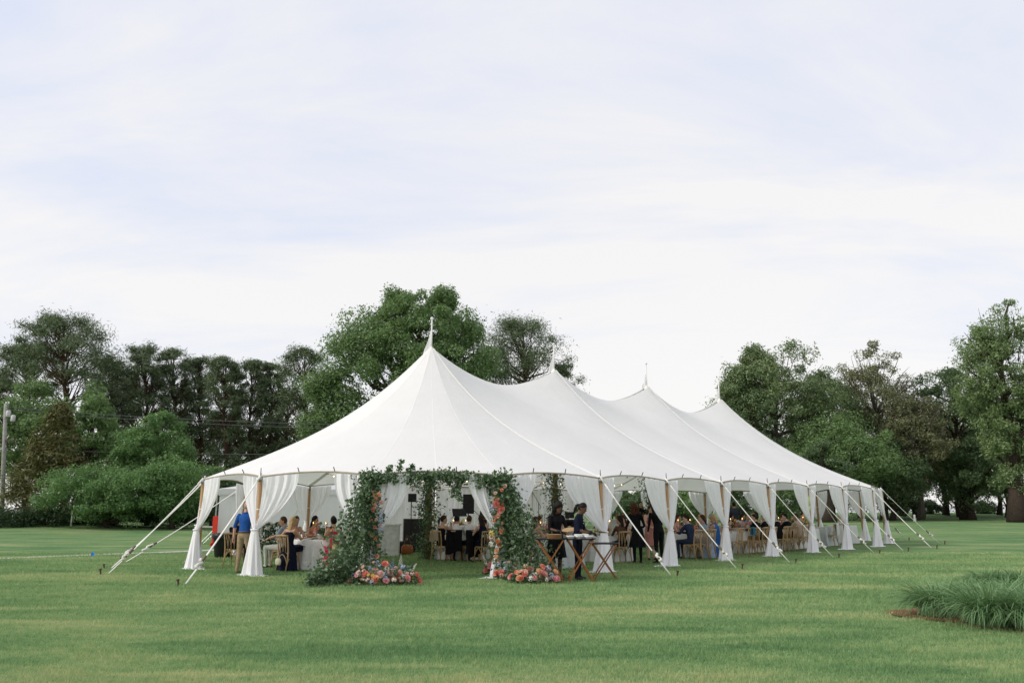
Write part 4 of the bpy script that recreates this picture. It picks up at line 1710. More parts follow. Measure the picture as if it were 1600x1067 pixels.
# ------------------------------------------------------------------ tables
def round_table(label, clabel, c, r=0.86, h=0.76, mat=None):
    root = thing("round_table", label, "table", (c.x, c.y, 0), 0, "linen covered dining tables")
    m = MB()
    m.lathe([(r - 0.03, h - 0.03), (r - 0.01, h - 0.02), (r - 0.01, h - 0.006), (r - 0.03, h - 0.004)], 40)
    m.build("tabletop", plain("plywood_top", (0.36, 0.27, 0.17), 0.7), root)
    m = MB()
    m.lathe([(0.30, 0.0), (0.30, 0.03), (0.05, 0.06), (0.05, h - 0.05), (0.2, h - 0.035)], 20)
    m.build("pedestal", CHROME_DARK, root, smooth=True)
    m = MB()
    n = 120
    vs = [(0, 0, h + 0.004)]
    rings = [(r * 0.6, h + 0.004, 0), (r - 0.01, h + 0.004, 0), (r + 0.004, h - 0.012, 0.1), (r + 0.012, h * 0.7, 0.6), (r + 0.03, h * 0.35, 0.9), (r + 0.055, 0.015, 1.2)]
    for rr, z, a in rings:
        for k in range(n):
            th = 2 * math.pi * k / n
            w_ = rr + a * (0.030 * math.sin(th * 19 + 0.7 * math.sin(th * 3)) + 0.012 * math.sin(th * 41))
            vs.append((w_ * math.cos(th), w_ * math.sin(th), z))
    fs = [(0, 1 + k, 1 + (k + 1) % n) for k in range(n)]
    for i in range(len(rings) - 1):
        for k in range(n):
            fs.append((1 + i * n + k, 1 + i * n + (k + 1) % n, 1 + (i + 1) * n + (k + 1) % n, 1 + (i + 1) * n + k))
    m.add(vs, fs)
    cl = m.build("tablecloth", mat or LINEN, None, (c.x, c.y, 0), smooth=True)
    tag(cl, clabel, "tablecloth", "cloths on the dining tables")
    return root


def long_table(label, clabel, c, L, W=0.95, h=0.76, ang=HD, mat=None, drop=0.74):
    root = thing("long_table", label, "table", (c.x, c.y, 0), ang, "linen covered dining tables")
    m = MB()
    m.box((0, 0, h - 0.02), (L - 0.02, W - 0.02, 0.03))
    m.build("tabletop", plain("plywood_top", (0.36, 0.27, 0.17), 0.7), root)
    for sx in (-1, 1):
        for sy in (-1, 1):
            m = MB()
            m.tube([(sx * (L / 2 - 0.2), sy * (W / 2 - 0.12), 0), (sx * (L / 2 - 0.2), sy * (W / 2 - 0.12), h - 0.04)], 0.02, 8)
            m.build("leg", CHROME_DARK, root)
    # cloth: rounded rectangle with folds in the fall
    m = MB()
    per = []
    n = 140
    for k in range(n):
        th = 2 * math.pi * k / n
        e = 0.16
        x = math.copysign(abs(math.cos(th)) ** e, math.cos(th)) * L / 2
        y = math.copysign(abs(math.sin(th)) ** e, math.sin(th)) * W / 2
        per.append((x, y, th))
    vs = [(0, 0, h + 0.004)]
    rings = [(0.985, 0, h + 0.004, 0), (1.0, 0.004, h - 0.012, 0.1), (1.0, 0.015, h - drop * 0.4, 0.7), (1.0, 0.035, h - drop, 1.2)]
    for sc, off, z, a in rings:
        for x, y, th in per:
            d = V3((x / (L / 2), y / (W / 2), 0)).normalized()
            w_ = off + a * (0.018 * math.sin(th * 33) + 0.012 * math.sin(th * 57 + 1))
            vs.append((x * sc + d.x * w_, y * sc + d.y * w_, z))
    fs = [(0, 1 + k, 1 + (k + 1) % n) for k in range(n)]
    for i in range(len(rings) - 1):
        for k in range(n):
            fs.append((1 + i * n + k, 1 + i * n + (k + 1) % n, 1 + (i + 1) * n + (k + 1) % n, 1 + (i + 1) * n + k))
    m.add(vs, fs)
    cl = m.build("tablecloth", mat or LINEN, None, (c.x, c.y, 0), ang, smooth=True)
    tag(cl, clabel, "tablecloth", "cloths on the dining tables")
    return root


def px_of(p):
    c, s = math.cos(TILT), math.sin(TILT)
    depth = p.y * c + (p.z - CAM_H) * s
    return 800 + FPX * p.x / depth


def side_at(px, off, z=0.5):
    """point on the line parallel to the tent's long side, off metres inside it, in a pixel column"""
    lo, hi = -3.0, 24.0
    for _ in range(50):
        mid = (lo + hi) / 2
        p = M1 + NN * (RAD - off) + U * mid
        p.z = z
        if px_of(p) < px:
            lo = mid
        else:
            hi = mid
    p = M1 + NN * (RAD - off) + U * lo
    return Vector((p.x, p.y, 0))


def facing(p, q):
    return math.atan2(q.y - p.y, q.x - p.x)


T1 = gx(503, 22.75)
T2 = gx(722, 26.65)
T3 = gx(862, 23.3)
T4 = gx(946, 25.7)
round_table("round dining table behind the left greenery", "white linen cloth on the round table left of the entrance arch", T1, 0.84)
round_table("round dining table seen through the entrance arch", "white linen cloth on the round table seen through the entrance", T2, 0.80)
round_table("round dining table behind the two servers", "pale linen cloth on round table behind the two servers", T3, 0.84, mat=GREY_LINEN)
round_table("round dining table behind the pole beside the tray stands", "white linen cloth on round table beside the long haired woman in brown", T4, 0.8)
LT = []
for k, (a, b) in enumerate(((1060, 1122), (1142, 1203), (1218, 1262))):
    p, q = side_at(a, 1.72), side_at(b, 1.72)
    LT.append((p, q))
lt_names = ["in the bay with the navy suited man", "in the bay with the brunette in light blue", "in the bay with the black suited men"]
for k, (p, q) in enumerate(LT):
    long_table("long dining table " + lt_names[k], "white cloth on the long table " + lt_names[k], (p + q) / 2, (q - p).length + 0.3)

# --- standing people
PST_POLO = pose_stand(0.02, [(-0.30, 0.0, 1.14), (0.27, 0.05, 1.14)], [(-0.33, 0.02, 0.87), (0.25, 0.16, 0.92)], hy=-0.12, hp=0.0, scale=1.0, feet=((-0.14, -0.03), (0.13, 0.10)))


def polo_extra(root, P, hc, hy, s):
    m = MB()
    ring = [(0.166 * math.cos(t_), 0.118 * math.sin(t_) + 0.002, 1.002) for t_ in [2 * math.pi * k / 24 for k in range(25)]]
    m.tube(ring, 0.019, 6, False)
    m.build("belt", BELT, root, smooth=True)
    m = MB()
    m.tube([P["neck"] + V3((0.068 * math.cos(a), 0.06 * math.sin(a), -0.01)) for a in [2 * math.pi * k / 16 for k in range(17)]], 0.018, 6, False)
    m.build("collar", GAR["royal"], root, smooth=True)
    m = MB()
    for k in range(14):       # cropped grey fringe round the back of the bald head
        a = math.pi + math.pi * k / 13
        m.ball(hc + hy @ V3((0.074 * math.cos(a), 0.092 * math.sin(a), -0.02)), (0.012, 0.012, 0.028), 6, 5)
    m.build("hair", HAIR["grey"], root, smooth=True)


person("standing bald man in royal blue polo shirt and khaki trousers, seen from behind", gp(378, 896), math.radians(70), PST_POLO, "polo", "rosy", "bald", None, "royal", "khaki", "short", "long", SHOE_TAN, extra=polo_extra)

PS1 = pose_stand(0.05, [(-0.25, 0.10, 1.12), (0.24, 0.12, 1.13)], [(-0.06, 0.30, 1.08), (0.10, 0.36, 1.08)], hy=0.1, hp=-0.30, scale=0.985, female=True)
PS2 = pose_stand(0.06, [(-0.25, 0.10, 1.12), (0.25, 0.10, 1.12)], [(-0.08, 0.33, 1.06), (0.10, 0.36, 1.05)], hy=0.0, hp=-0.38, scale=0.985, female=True)
GLOVE = plain("glove_black", (0.012, 0.012, 0.014), 0.5)


def glove_extra(root, P, hc, hy, s):
    for k in (0, 1):
        m = MB()
        d = (P["wrist"][k] - P["elbow"][k]).normalized()
        m.tube([P["wrist"][k] - d * 0.07, P["wrist"][k] + d * 0.01], [0.040, 0.034], 10)
        hand_shape(m, P["wrist"][k], d, 0.5, (1 if k == 0 else -1), V3((0, 0, -1)), 1.12)
        o = m.build("glove", GLOVE, root, smooth=True)
        o.scale = (s, s, s)


def buttons_extra(root, P, hc, hy, s):
    glove_extra(root, P, hc, hy, s)
    for z in (1.37, 1.31, 1.25):
        m = MB()
        m.ball((0.0, 0.155 + 0.02 * (z - 1.2), z), 0.011, 6, 5)
        m.build("button", WHITE_PAINT, root)


SV1 = gx(869, 19.7)
SV2 = gx(903, 19.25)
person("server with curly black hair in black dress and gloves holding a plate", SV1, math.radians(-62), PS1, "sv1", "dark", "curly", "black", "black", "black", "short", "bare", skirt=("knee", "black"), extra=glove_extra)
person("server with long black ponytail in navy shirt stacking a wooden plate", SV2, math.radians(-22), PS2, "sv2", "dark", "pony", "black", "navy", "navy", "short", "long", extra=buttons_extra)
PSB = pose_stand(0.14, [(-0.28, 0.10, 1.10), (0.28, 0.12, 1.10)], [(-0.26, 0.30, 0.98), (0.20, 0.34, 0.98)], hy=0.2, hp=-0.25, scale=0.97, female=True)
person("standing broad woman in black with auburn curls, back turned, left of the other", gx(997, 24.6), math.radians(100), PSB, "psb", "tan", "curly", "auburn", "black", "black", "long", "long", skirt=("knee", "black"))
PSC = pose_stand(0.10, hy=-0.3, hp=-0.2, scale=1.0, female=True, side_lean=-0.05)
person("standing woman in black half hidden by the drape, right of the auburn one", gx(1031, 24.5), math.radians(120), PSC, "psc", "tan", "long", "black", "black", "black", "long", "long")
PSD = pose_stand(0.02, [(-0.22, 0.10, 1.14), (0.22, 0.10, 1.14)], [(-0.05, 0.25, 1.08), (0.06, 0.27, 1.05)], hy=0.2, hp=-0.1, scale=0.95, female=True)
person("woman in dusty rose dress facing camera between the two women in black", gx(1018, 26.0), math.radians(-80), PSD, "psd", "fair", "wavy", "brown", "rose", "rose", "bare", "bare", neck="low", skirt=("knee", "rose"))
person("standing man in dark waistcoat with his back turned, deep inside the tent", gx(1150, 36.5), math.radians(80), pose_stand(0.0, scale=1.03), "psman", "tan", "short", "darkbrown", "vest", "black")
person("bartender with tan face standing behind the bar", gx(1003, 36.4), math.radians(-95), pose_stand(0.0, hy=0.1, scale=1.04), "psman2", "tan", "short", "black", "black", "black")

# --- seated guests
SM = lambda **k: pose_seated(**k)
POS = {
    "m_table": pose_seated("table", 0.04, 0.0, -0.05), "m_lap": pose_seated("lap", 0.0, 0.25, 0.0), "m_left": pose_seated("table", 0.05, 0.75, -0.05), "m_right": pose_seated("table", 0.05, -0.75, -0.05),
    "m_wide": pose_seated("wide", -0.01, 0.5, 0.0), "f_table": pose_seated("table", 0.05, 0.0, -0.1, female=True, scale=0.95), "f_left": pose_seated("table", 0.03, 0.8, -0.05, female=True, scale=0.95),
    "f_right": pose_seated("raise", 0.03, -0.7, 0.0, female=True, scale=0.95), "f_wide": pose_seated("wide", 0.02, -0.2, -0.05, female=True, scale=0.95), "f_lap": pose_seated("lap", 0.0, 0.1, 0.0, female=True, scale=0.95),
    "m_raise": pose_seated("raise", 0.03, 0.35, 0.05),
}


def guest(label, pos, yaw, pk, skin, hair, hairc, top, bottom, sleeve="long", legs="long", neck="high", chair_label=None, skirt=None, extra=None, shoe=None, table=None):
    person(label, pos, yaw, POS[pk], pk, skin, hair, hairc, top, bottom, sleeve, legs, shoe, neck, "seated wedding guests", skirt, extra)
    if chair_label:
        chair(chair_label, Vector(pos) - Vector((math.cos(yaw), math.sin(yaw), 0)) * 0.03, yaw)


def specs(root, P, hc, hy, s):
    for q in (-1, 1):
        m = MB()
        m.ball(hc + hy @ V3((q * 0.034, 0.088, 0.012)), (0.030, 0.014, 0.020), 10, 6)
        m.build("sunglasses_lens", GLASS_BLACK, root, smooth=True)
    m = MB()
    m.tube([hc + hy @ V3((-0.082, -0.01, 0.014)), hc + hy @ V3((-0.066, 0.075, 0.018)), hc + hy @ V3((0, 0.10, 0.018)), hc + hy @ V3((0.066, 0.075, 0.018)), hc + hy @ V3((0.082, -0.01, 0.014))], 0.005, 5)
    m.build("sunglasses_frame", GLASS_BLACK, root)


def collar_extra(col="white"):
    def f(root, P, hc, hy, s):
        m = MB()
        m.tube([P["neck"] + V3((0.062 * math.cos(a), 0.058 * math.sin(a), 0.015 + 0.012 * math.sin(a) * -1)) for a in [2 * math.pi * k / 16 for k in range(17)]], 0.013, 6, False)
        m.build("collar", GAR[col], root, smooth=True)
    return f


def straps_extra(root, P, hc, hy, s):
    for q in (-1, 1):
        m = MB()
        m.tube([V3((q * 0.10, -0.125, 0.93)), V3((q * 0.08, -0.085, 1.02)), V3((q * 0.085, -0.02, 1.085))], 0.009, 5)
        o = m.build("dress_strap", GAR["fuchsia"], root)
        o.scale = (s, s, 1)


p = gx(452, 21.78)
guest("blonde long haired woman in strapless navy dress, back to camera", p, facing(p, T1), "f_wide", "tan", "long", "blonde", "navy", "navy", "bare", "bare", "low", "chair of the blonde woman in navy, heart shaped bag on it", ("long", "navy"))
p = gx(437, 22.75)
guest("man in grey-blue shirt and pale trousers sitting sideways at round table", p, math.radians(165), "m_wide", "tan", "short", "brown", "greyblue", "pale", "short", "long", "high", "chair of the man in pale trousers, seat turned sideways")
p = gx(457, 24.15)
guest("brown haired woman facing camera across the round table on left", p, facing(p, T1), "f_table", "tan", "wavy", "brown", "pink", "pink", "bare", "bare", "low", "chair of the brown haired woman behind the left round table")
p = gx(487, 24.35)
guest("black haired woman behind the tall flowers of left round table", p, facing(p, T1) + 0.2, "f_left", "tan", "wavy", "black", "coral", "coral", "bare", "bare", "low", "chair of the black haired woman behind the flowers")
p = gx(519, 24.1)
guest("man in black suit wearing sunglasses, facing camera", p, facing(p, T1), "m_table", "rosy", "short", "brown", "black", "black", "long", "long", "high", "chair of the man with sunglasses", None, specs)
p = gx(520, 21.75)
guest("woman in fuchsia strappy dress with black upswept hair, back to camera", p, facing(p, T1), "f_table", "tan", "bun", "black", "fuchsia", "fuchsia", "bare", "bare", "low", "chair of the woman in fuchsia, yellow bag hung on it", ("long", "fuchsia"), straps_extra)
p = gx(559, 22.5)
guest("woman in black with dark hair half hidden by left greenery", p, facing(p, T1), "f_table", "tan", "long", "black", "black", "black", "long", "bare", "high", "chair half hidden behind the left greenery", ("long", "black"))
p = gx(366, 23.4)
guest("grey haired man in black suit sitting left of the blue polo man", p, math.radians(80), "m_left", "tan", "short", "grey", "black", "black", "long", "long", "high", "chair of the grey haired man left of the blue polo man")
# through the arch
p = gx(690, 25.3)
guest("bare shouldered woman with dark ponytail, seen through the arch", p, facing(p, T2) - 0.25, "f_right", "tan", "pony", "darkbrown", "black", "black", "bare", "bare", "low", "chair with a beige shawl, leftmost through the arch")
p = gx(712, 25.45)
guest("black haired man in white shirt, left of the brown haired one", p, facing(p, T2), "m_table", "tan", "short", "black", "white", "black", "long", "long", "high", "chair hung with a black jacket, left one of two")
p = gx(734, 25.3)
guest("brown haired man in white shirt leaning, back to the arch", p, facing(p, T2) + 0.2, "m_right", "fair", "short", "brown", "white", "black", "long", "long", "high", "chair hung with a black jacket, right one of two")
p = gx(754, 24.9)
guest("dark haired woman in sleeveless navy dress inside the arch at right", p, facing(p, T2) + 0.2, "f_table", "fair", "long", "darkbrown", "navy", "navy", "bare", "bare", "high", "bare wooden chair inside the arch beside the right flower column", ("lap", "navy"))
p = gx(757, 27.5)
guest("brown haired woman on far side of the table through the arch", p, facing(p, T2), "f_table", "fair", "wavy", "brown", "black", "black", "bare", "bare", "low", "chair on far side of the table through the arch")
# behind the servers
p = gx(833, 22.75)
guest("brown haired woman leaning in beside the right flower column", p, facing(p, T3) + 0.1, "f_table", "tan", "wavy", "brown", "floral", "floral", "bare", "bare", "low", "chair just right of the right flower column", ("lap", "floral"))
p = gx(842, 24.5)
guest("brunette woman facing camera left of the curly haired server", p, facing(p, T3), "f_left", "fair", "long", "brown", "black", "black", "bare", "bare", "low", "chair of the brunette left of the curly haired server")
p = gx(857, 24.75)
guest("dark haired man in pink patterned shirt left of curly haired server", p, facing(p, T3) + 0.5, "m_right", "tan", "short", "black", "pink", "black", "short", "long", "high", "chair of the man in the pink shirt")
p = gx(880, 24.7)
guest("bald man seated between the two servers", p, facing(p, T3), "m_lap", "fair", "bald", None, "beige", "khaki", "long", "long", "high", "chair of the bald man between the servers")
p = gx(972, 24.75)
guest("woman in brown top with long dark hair right of the tray stands", p, facing(p, T4) - 0.1, "f_left", "tan", "long", "darkbrown", "brown", "navy", "long", "long", "high", "chair right behind the smallest tray stand", ("lap", "navy"))
p = gx(978, 26.6)
guest("light brown haired woman facing camera behind the woman in brown", p, facing(p, T4), "f_table", "fair", "wavy", "brown", "coral", "coral", "bare", "bare", "low", "chair of the woman facing camera behind the brown top")
# musician
guest("seated musician in black suit and white shirt at the keyboard", gx(887, 33.2), math.radians(-95), "m_table", "tan", "short", "black", "black", "black", "long", "long", "high", "chair of the seated musician", None, collar_extra())
# long tables: outer guests face inwards, inner guests face out
OUT_Y, IN_Y = math.atan2(-NN.y, -NN.x), math.atan2(NN.y, NN.x)
o_ = 0.92
i_ = 2.52
LG = [
    (1079, o_, OUT_Y, "man in navy blue suit with brown hair, back to camera", "m_left", "fair", "short", "darkbrown", "suitnavy", "suitnavy", "long", "long", "high", "chair of the navy suited man", None, collar_extra("lightblue")),
    (1102, o_, OUT_Y, "woman in dusty blue dress right of the navy suited man", "f_left", "fair", "wavy", "brown", "dusty", "dusty", "long", "bare", "high", "chair of the woman in dusty blue", ("long", "dusty"), None),
    (1119, o_, OUT_Y, "blonde woman in bright blue dress beside the second drape", "f_left", "tan", "long", "blonde", "blue", "blue", "bare", "bare", "high", "chair of the blonde woman in bright blue", ("long", "blue"), None),
    (1056, i_, IN_Y, "rosy faced woman at the near end of first long table", "f_table", "rosy", "long", "auburn", "rose", "rose", "bare", "bare", "low", "chair of the rosy faced woman", None, None),
    (1068, i_, IN_Y, "dark haired man in navy behind the navy suited man", "m_right", "tan", "short", "black", "navy", "navy", "long", "long", "high", "chair of the dark haired man in navy", None, None),
    (1111, i_, IN_Y, "grey haired man in white shirt raising his hand", "m_raise", "rosy", "short", "grey", "white", "black", "long", "long", "high", "chair of the man raising his hand", None, None),
    (1094, i_, IN_Y, "woman with blonde hair between flowers of first long table", "f_left", "fair", "wavy", "blonde", "coral", "coral", "bare", "bare", "low", "chair of the blonde woman between flowers", None, None),
    (1185, o_, OUT_Y, "man in black suit with curly dark hair, left of two", "m_left", "fair", "short", "darkbrown", "black", "black", "long", "long", "high", "chair of the left black suited man in third bay", None, None),
    (1199, o_, OUT_Y, "man in black suit with dark hair, half behind third drape", "m_table", "fair", "short", "black", "black", "black", "long", "long", "high", "chair of the black suited man behind third drape", None, None),
    (1157, i_, IN_Y, "brunette woman in light blue dress smiling at camera", "f_table", "tan", "long", "darkbrown", "lightblue", "lightblue", "bare", "bare", "high", "chair of the smiling brunette", None, None),
    (1167, i_ + 0.15, IN_Y, "dark haired man in blue between brunette and blonde", "m_right", "tan", "short", "darkbrown", "greyblue", "black", "long", "long", "high", "chair of the man between brunette and blonde", None, None),
    (1177, i_, IN_Y, "blonde woman in coral top right of the smiling brunette", "f_right", "fair", "wavy", "blonde", "coral", "coral", "bare", "bare", "low", "chair of the blonde in coral", None, None),
    (1141, i_, IN_Y, "dark haired woman near the second drape, facing out", "f_left", "tan", "wavy", "black", "black", "black", "bare", "bare", "low", "chair of the dark haired woman near second drape", None, None),
    (1217, o_, OUT_Y, "grey haired man in black suit right of the third drape", "m_left", "tan", "short", "grey", "black", "black", "long", "long", "high", "chair of the grey haired man in black suit", None, collar_extra()),
    (1233, o_, OUT_Y, "dark haired man in black suit turned left, fourth bay", "m_left", "fair", "short", "black", "black", "black", "long", "long", "high", "chair of the black suited man turned left", None, collar_extra()),
    (1249, o_, OUT_Y, "man in beige jacket beside the yellow taped pole", "m_table", "tan", "short", "brown", "beige", "beige", "long", "long", "high", "chair of the man in beige jacket", None, None),
    (1222, i_, IN_Y, "brown haired man facing out between two black suits", "m_table", "tan", "short", "brown", "white", "black", "long", "long", "high", "chair of the man between two black suits", None, None),
    (1252, i_, IN_Y, "dark haired man facing out beside the yellow taped pole", "m_right", "rosy", "short", "darkbrown", "white", "black", "long", "long", "high", "chair of the man facing out beside taped pole", None, None),
]
for px, off, yaw, lab, pk, skin, hair, hc_, top, bot, sl, lg, nk, cl_, sk_, ex in LG:
    guest(lab, side_at(px, off), yaw + random.uniform(-0.12, 0.12), pk, skin, hair, hc_, top, bot, sl, lg, nk, cl_, sk_, ex)
for px, lab in ((1147, "empty wooden chair left of the one with a blue shawl"), (1164, "empty wooden chair draped with a blue shawl"), (1259, "empty wooden chair beside yellow taped pole"), (1091, "empty wooden chair between navy suit and dusty blue dress"), (1224, "empty wooden chair tucked between the two black suited men"), (1174, "empty wooden chair left of the curly haired black suit")):
    chair(lab, side_at(px, o_), OUT_Y)
# ------------------------------------------------------------------ greenery and flowers
L_VINE = leaf_mat("smilax_leaf", [(0.05, (0.038, 0.085, 0.036)), (0.45, (0.088, 0.160, 0.070)), (0.8, (0.180, 0.255, 0.135)), (0.98, (0.40, 0.46, 0.31))], 0.3, 0.2, 3.0)
STEM = plain("vine_stem", (0.05, 0.07, 0.03), 0.8)
FLW = {}
for n_, a_, b_ in (("coral", (0.68, 0.19, 0.14), (0.86, 0.40, 0.31)), ("peach", (0.80, 0.42, 0.22), (0.90, 0.62, 0.42)), ("pink", (0.75, 0.30, 0.33), (0.88, 0.52, 0.50)), ("orange", (0.74, 0.26, 0.10), (0.86, 0.45, 0.22)),
                   ("blue", (0.30, 0.36, 0.54), (0.54, 0.60, 0.74)), ("yellow", (0.75, 0.58, 0.10), (0.85, 0.72, 0.25)), ("white", (0.76, 0.75, 0.66), (0.88, 0.87, 0.82)), ("violet", (0.46, 0.22, 0.44), (0.64, 0.40, 0.60)), ("blush", (0.78, 0.50, 0.42), (0.88, 0.68, 0.60))):
    t = NT("petal_" + n_)
    g_ = t.n("ShaderNodeNewGeometry")
    c_ = t.ramp(g_.outputs["Random Per Island"], [(0.1, a_), (0.9, b_)])
    d_ = t.n("ShaderNodeBsdfDiffuse")
    t.l(c_, d_.inputs[0])
    r_ = t.n("ShaderNodeBsdfTranslucent")
    t.l(c_, r_.inputs[0])
    mx = t.n("ShaderNodeMixShader")
    mx.inputs[0].default_value = 0.3
    t.l(d_.outputs[0], mx.inputs[1])
    t.l(r_.outputs[0], mx.inputs[2])
    FLW[n_] = t.done(mx.outputs[0])


def bloom_mesh():
    """double bloom: three whorls of cupped petals, radius 1"""
    m = MB()
    for ring, (n, r, tilt, z) in enumerate(((7, 1.0, 0.35, 0.0), (6, 0.78, 0.85, 0.12), (5, 0.5, 1.25, 0.22))):
        for k in range(n):
            a = 2 * math.pi * (k + 0.5 * ring) / n
            d = V3((math.cos(a), math.sin(a), 0))
            s = V3((-math.sin(a), math.cos(a), 0))
            w = r * 0.52
            ct, st = math.cos(tilt), math.sin(tilt)
            b = V3((0, 0, z - 0.15))
            p1 = b + d * r * 0.55 * ct + V3((0, 0, r * 0.55 * st))
            p2 = b + d * r * (ct * 0.95) + V3((0, 0, r * (st + 0.12)))
            m.add([b, p1 + s * w - V3((0, 0, 0.05)), p1 + V3((0, 0, -0.08)), p1 - s * w - V3((0, 0, 0.05)), p2 + s * w * 0.5, p2 - s * w * 0.5 + V3((0, 0, 0.05))], [(0, 1, 2), (0, 2, 3), (1, 4, 2), (2, 4, 5), (2, 5, 3)])
    return m.mesh("bloom")


def spike_mesh():
    """delphinium-like spike, length 1"""
    m = MB()
    m.tube([(0, 0, -0.35), (0, 0, 0.5), (0.02, 0, 1.0)], [0.02, 0.018, 0.01], 4)
    rg = random.Random(4)
    for k in range(26):
        f = k / 26
        a = k * 2.4
        r = 0.13 * (1 - 0.75 * f)
        m.ball((math.cos(a) * r, math.sin(a) * r, 0.05 + 0.93 * f), (0.062 * (1.1 - 0.7 * f),) * 3, 5, 4)
    return m.mesh("flower_spike")


def cluster_mesh():
    """hydrangea-like head of small four-petalled florets, radius 1"""
    m = MB()
    rg = np.random.default_rng(8)
    for d in unit(rg, 46):
        d = V3(d)
        if d.z < -0.5:
            continue
        a = d.cross(V3((0.3, 0.5, 0.8))).normalized()
        b = d.cross(a)
        c = d * 0.85
        m.add([c + a * 0.3, c + b * 0.3 + d * 0.1, c - a * 0.3, c - b * 0.3 + d * 0.1], [(0, 1, 2, 3)])
    return m.mesh("flower_head")


BLOOM, SPIKE, HEAD = bloom_mesh(), spike_mesh(), cluster_mesh()
for me_ in (BLOOM, SPIKE, HEAD):
    me_.materials.append(None)


def flower(kind, col, p, r, d, parent, rng):
    me_ = {"bloom": BLOOM, "flower_spike": SPIKE, "flower_head": HEAD}[kind]
    o = bpy.data.objects.new(kind, me_)
    COL.objects.link(o)
    o.parent = parent
    o.location = p
    o.scale = (r, r, r * rng.uniform(0.85, 1.1))
    d = V3(d).normalized()
    q = d.to_track_quat('Z', 'Y')
    o.rotation_euler = (q.to_matrix() @ Matrix.Rotation(rng.uniform(0, 6.28), 3, 'Z')).to_euler()
    o.material_slots[0].link = 'OBJECT'
    o.material_slots[0].material = FLW[col]
    return o


def leaves_at(C, size, rng, up=0.2, outv=None, aspect=0.62):
    C = np.array(C)
    N = rng.normal(size=C.shape) * 0.8 + np.array([0, -0.35, up])
    if outv is not None:
        N += outv
    return leaf_quads(C, N, size, aspect, rng)


def vine_sheet(top, base, stake, n, rng, hole, wpole=0.20, wrope=0.20, fill=0.5):
    """leaf centres round a pole and its guy rope and in the web of vines hung between them"""
    out = []
    top, base, stake = np.array(top), np.array(base), np.array(stake)
    while len(out) < n:
        h = rng.random()
        pole = base + (top - base) * h
        rope = stake + (top - stake) * h
        u = rng.random()
        if u < 0.42:
            p = pole + rng.normal(size=3) * np.array([wpole, wpole, 0.06]) * (0.75 + 0.35 * (1 - h))
        elif u < 0.80:
            p = rope + rng.normal(size=3) * np.array([wrope, wrope * 0.7, 0.16]) * (0.55 + 0.8 * (1 - h) ** 1.2)
        else:
            f = rng.random()
            p = pole + (rope - pole) * f + rng.normal(size=3) * np.array([0.10, 0.12, 0.10])
            if rng.random() > fill and math.sin(p[2] * 5.1 + hole) * math.sin(f * 6 + p[2] * 2) > -0.25:
                continue
        if p[2] < 0.02:
            p[2] = 0.02 + 0.08 * rng.random()
        out.append(p)
    return out


rng = np.random.default_rng(77)
PL, PR_ = POLES[PK[("front", 2)]], POLES[PK[("front", 1)]]
SL_, SR_ = gp(512, 913), gp(846, 906)
arch = thing("floral_arch", "entrance arch of green vines and coral flowers hung on two tent poles", "arch", (PL["p"].x, PL["p"].y, 0))
AB = Vector((PL["p"].x, PL["p"].y, 0))


def arch_part(name, C, size, aspect=0.62):
    V, F = leaves_at(C, size, rng, aspect=aspect)
    V = V - np.array(AB, dtype=np.float32)
    V[:, 2] = np.maximum(V[:, 2], 0.006)
    o = link_obj(name, np_mesh(name, V, F), L_VINE, arch)
    o["kind"] = "stuff"
    return o


lt = np.array(PL["p"] + Vector((0.0, -0.10, EAVE - 0.08)))
C = vine_sheet(lt, PL["p"] + Vector((0.06, -0.16, 0)), SL_ + Vector((-0.0, 0.05, 0)), 5600, rng, 0.4, 0.13, 0.20, 0.12)
# low trailing tail of vine at the foot of the rope
for _ in range(1500):
    f = rng.random()
    q = gp(480 + 85 * f, 917 - 6 * f)
    C.append(np.array([q.x, q.y + rng.normal() * 0.12, 0.05 + abs(rng.normal()) * (0.10 + 0.30 * f)]))
# crest above the eave
for _ in range(520):
    C.append(lt + np.array([rng.normal() * 0.16, rng.normal() * 0.10, abs(rng.normal()) * 0.10 - 0.05]))
arch_part("vine_column", C, 0.085)
rt = np.array(PR_["p"] + Vector((0.0, -0.10, EAVE - 0.10)))
C = vine_sheet(rt, PR_["p"] + Vector((0.10, -0.16, 0)), SR_ + Vector((0, 0.05, 0)), 7200, rng, 1.9, 0.14, 0.22, 0.75)
for _ in range(420):
    C.append(rt + np.array([rng.normal() * 0.12, rng.normal() * 0.10, abs(rng.normal()) * 0.10 - 0.05]))
for _ in range(1500):
    q = gp(rng.uniform(790, 868), rng.uniform(898, 910))
    C.append(np.array([q.x, q.y, abs(rng.normal()) * 0.22 + 0.02]))
arch_part("vine_column", C, 0.085)
# garland along the eave between the columns, with hanging tendrils
C = []
iG = PK[("front", 2)]
for _ in range(1900):
    f = rng.random()
    e = eave_point(iG, f)
    dens = 0.55 + 0.45 * math.sin(f * 17 + 1.0) * math.sin(f * 7)
    if rng.random() > dens + 0.25:
        continue
    C.append(np.array([e.x + rng.normal() * 0.06, e.y - 0.10 + rng.normal() * 0.09, e.z - 0.13 + rng.normal() * 0.075]))
tend = [(0.06, 0.32), (0.16, 0.2), (0.32, 0.30), (0.40, 0.42), (0.58, 0.30), (0.66, 0.55), (0.70, 0.62), (0.86, 0.30), (0.93, 0.42), (0.48, 0.28)]
for f0, L in tend:
    e = eave_point(iG, f0)
    for _ in range(int(240 * L)):
        k = rng.random()
        C.append(np.array([e.x + rng.normal() * 0.045 + 0.10 * math.sin(k * 4 + f0 * 30), e.y - 0.12 + rng.normal() * 0.05, e.z - 0.08 - L * k]))
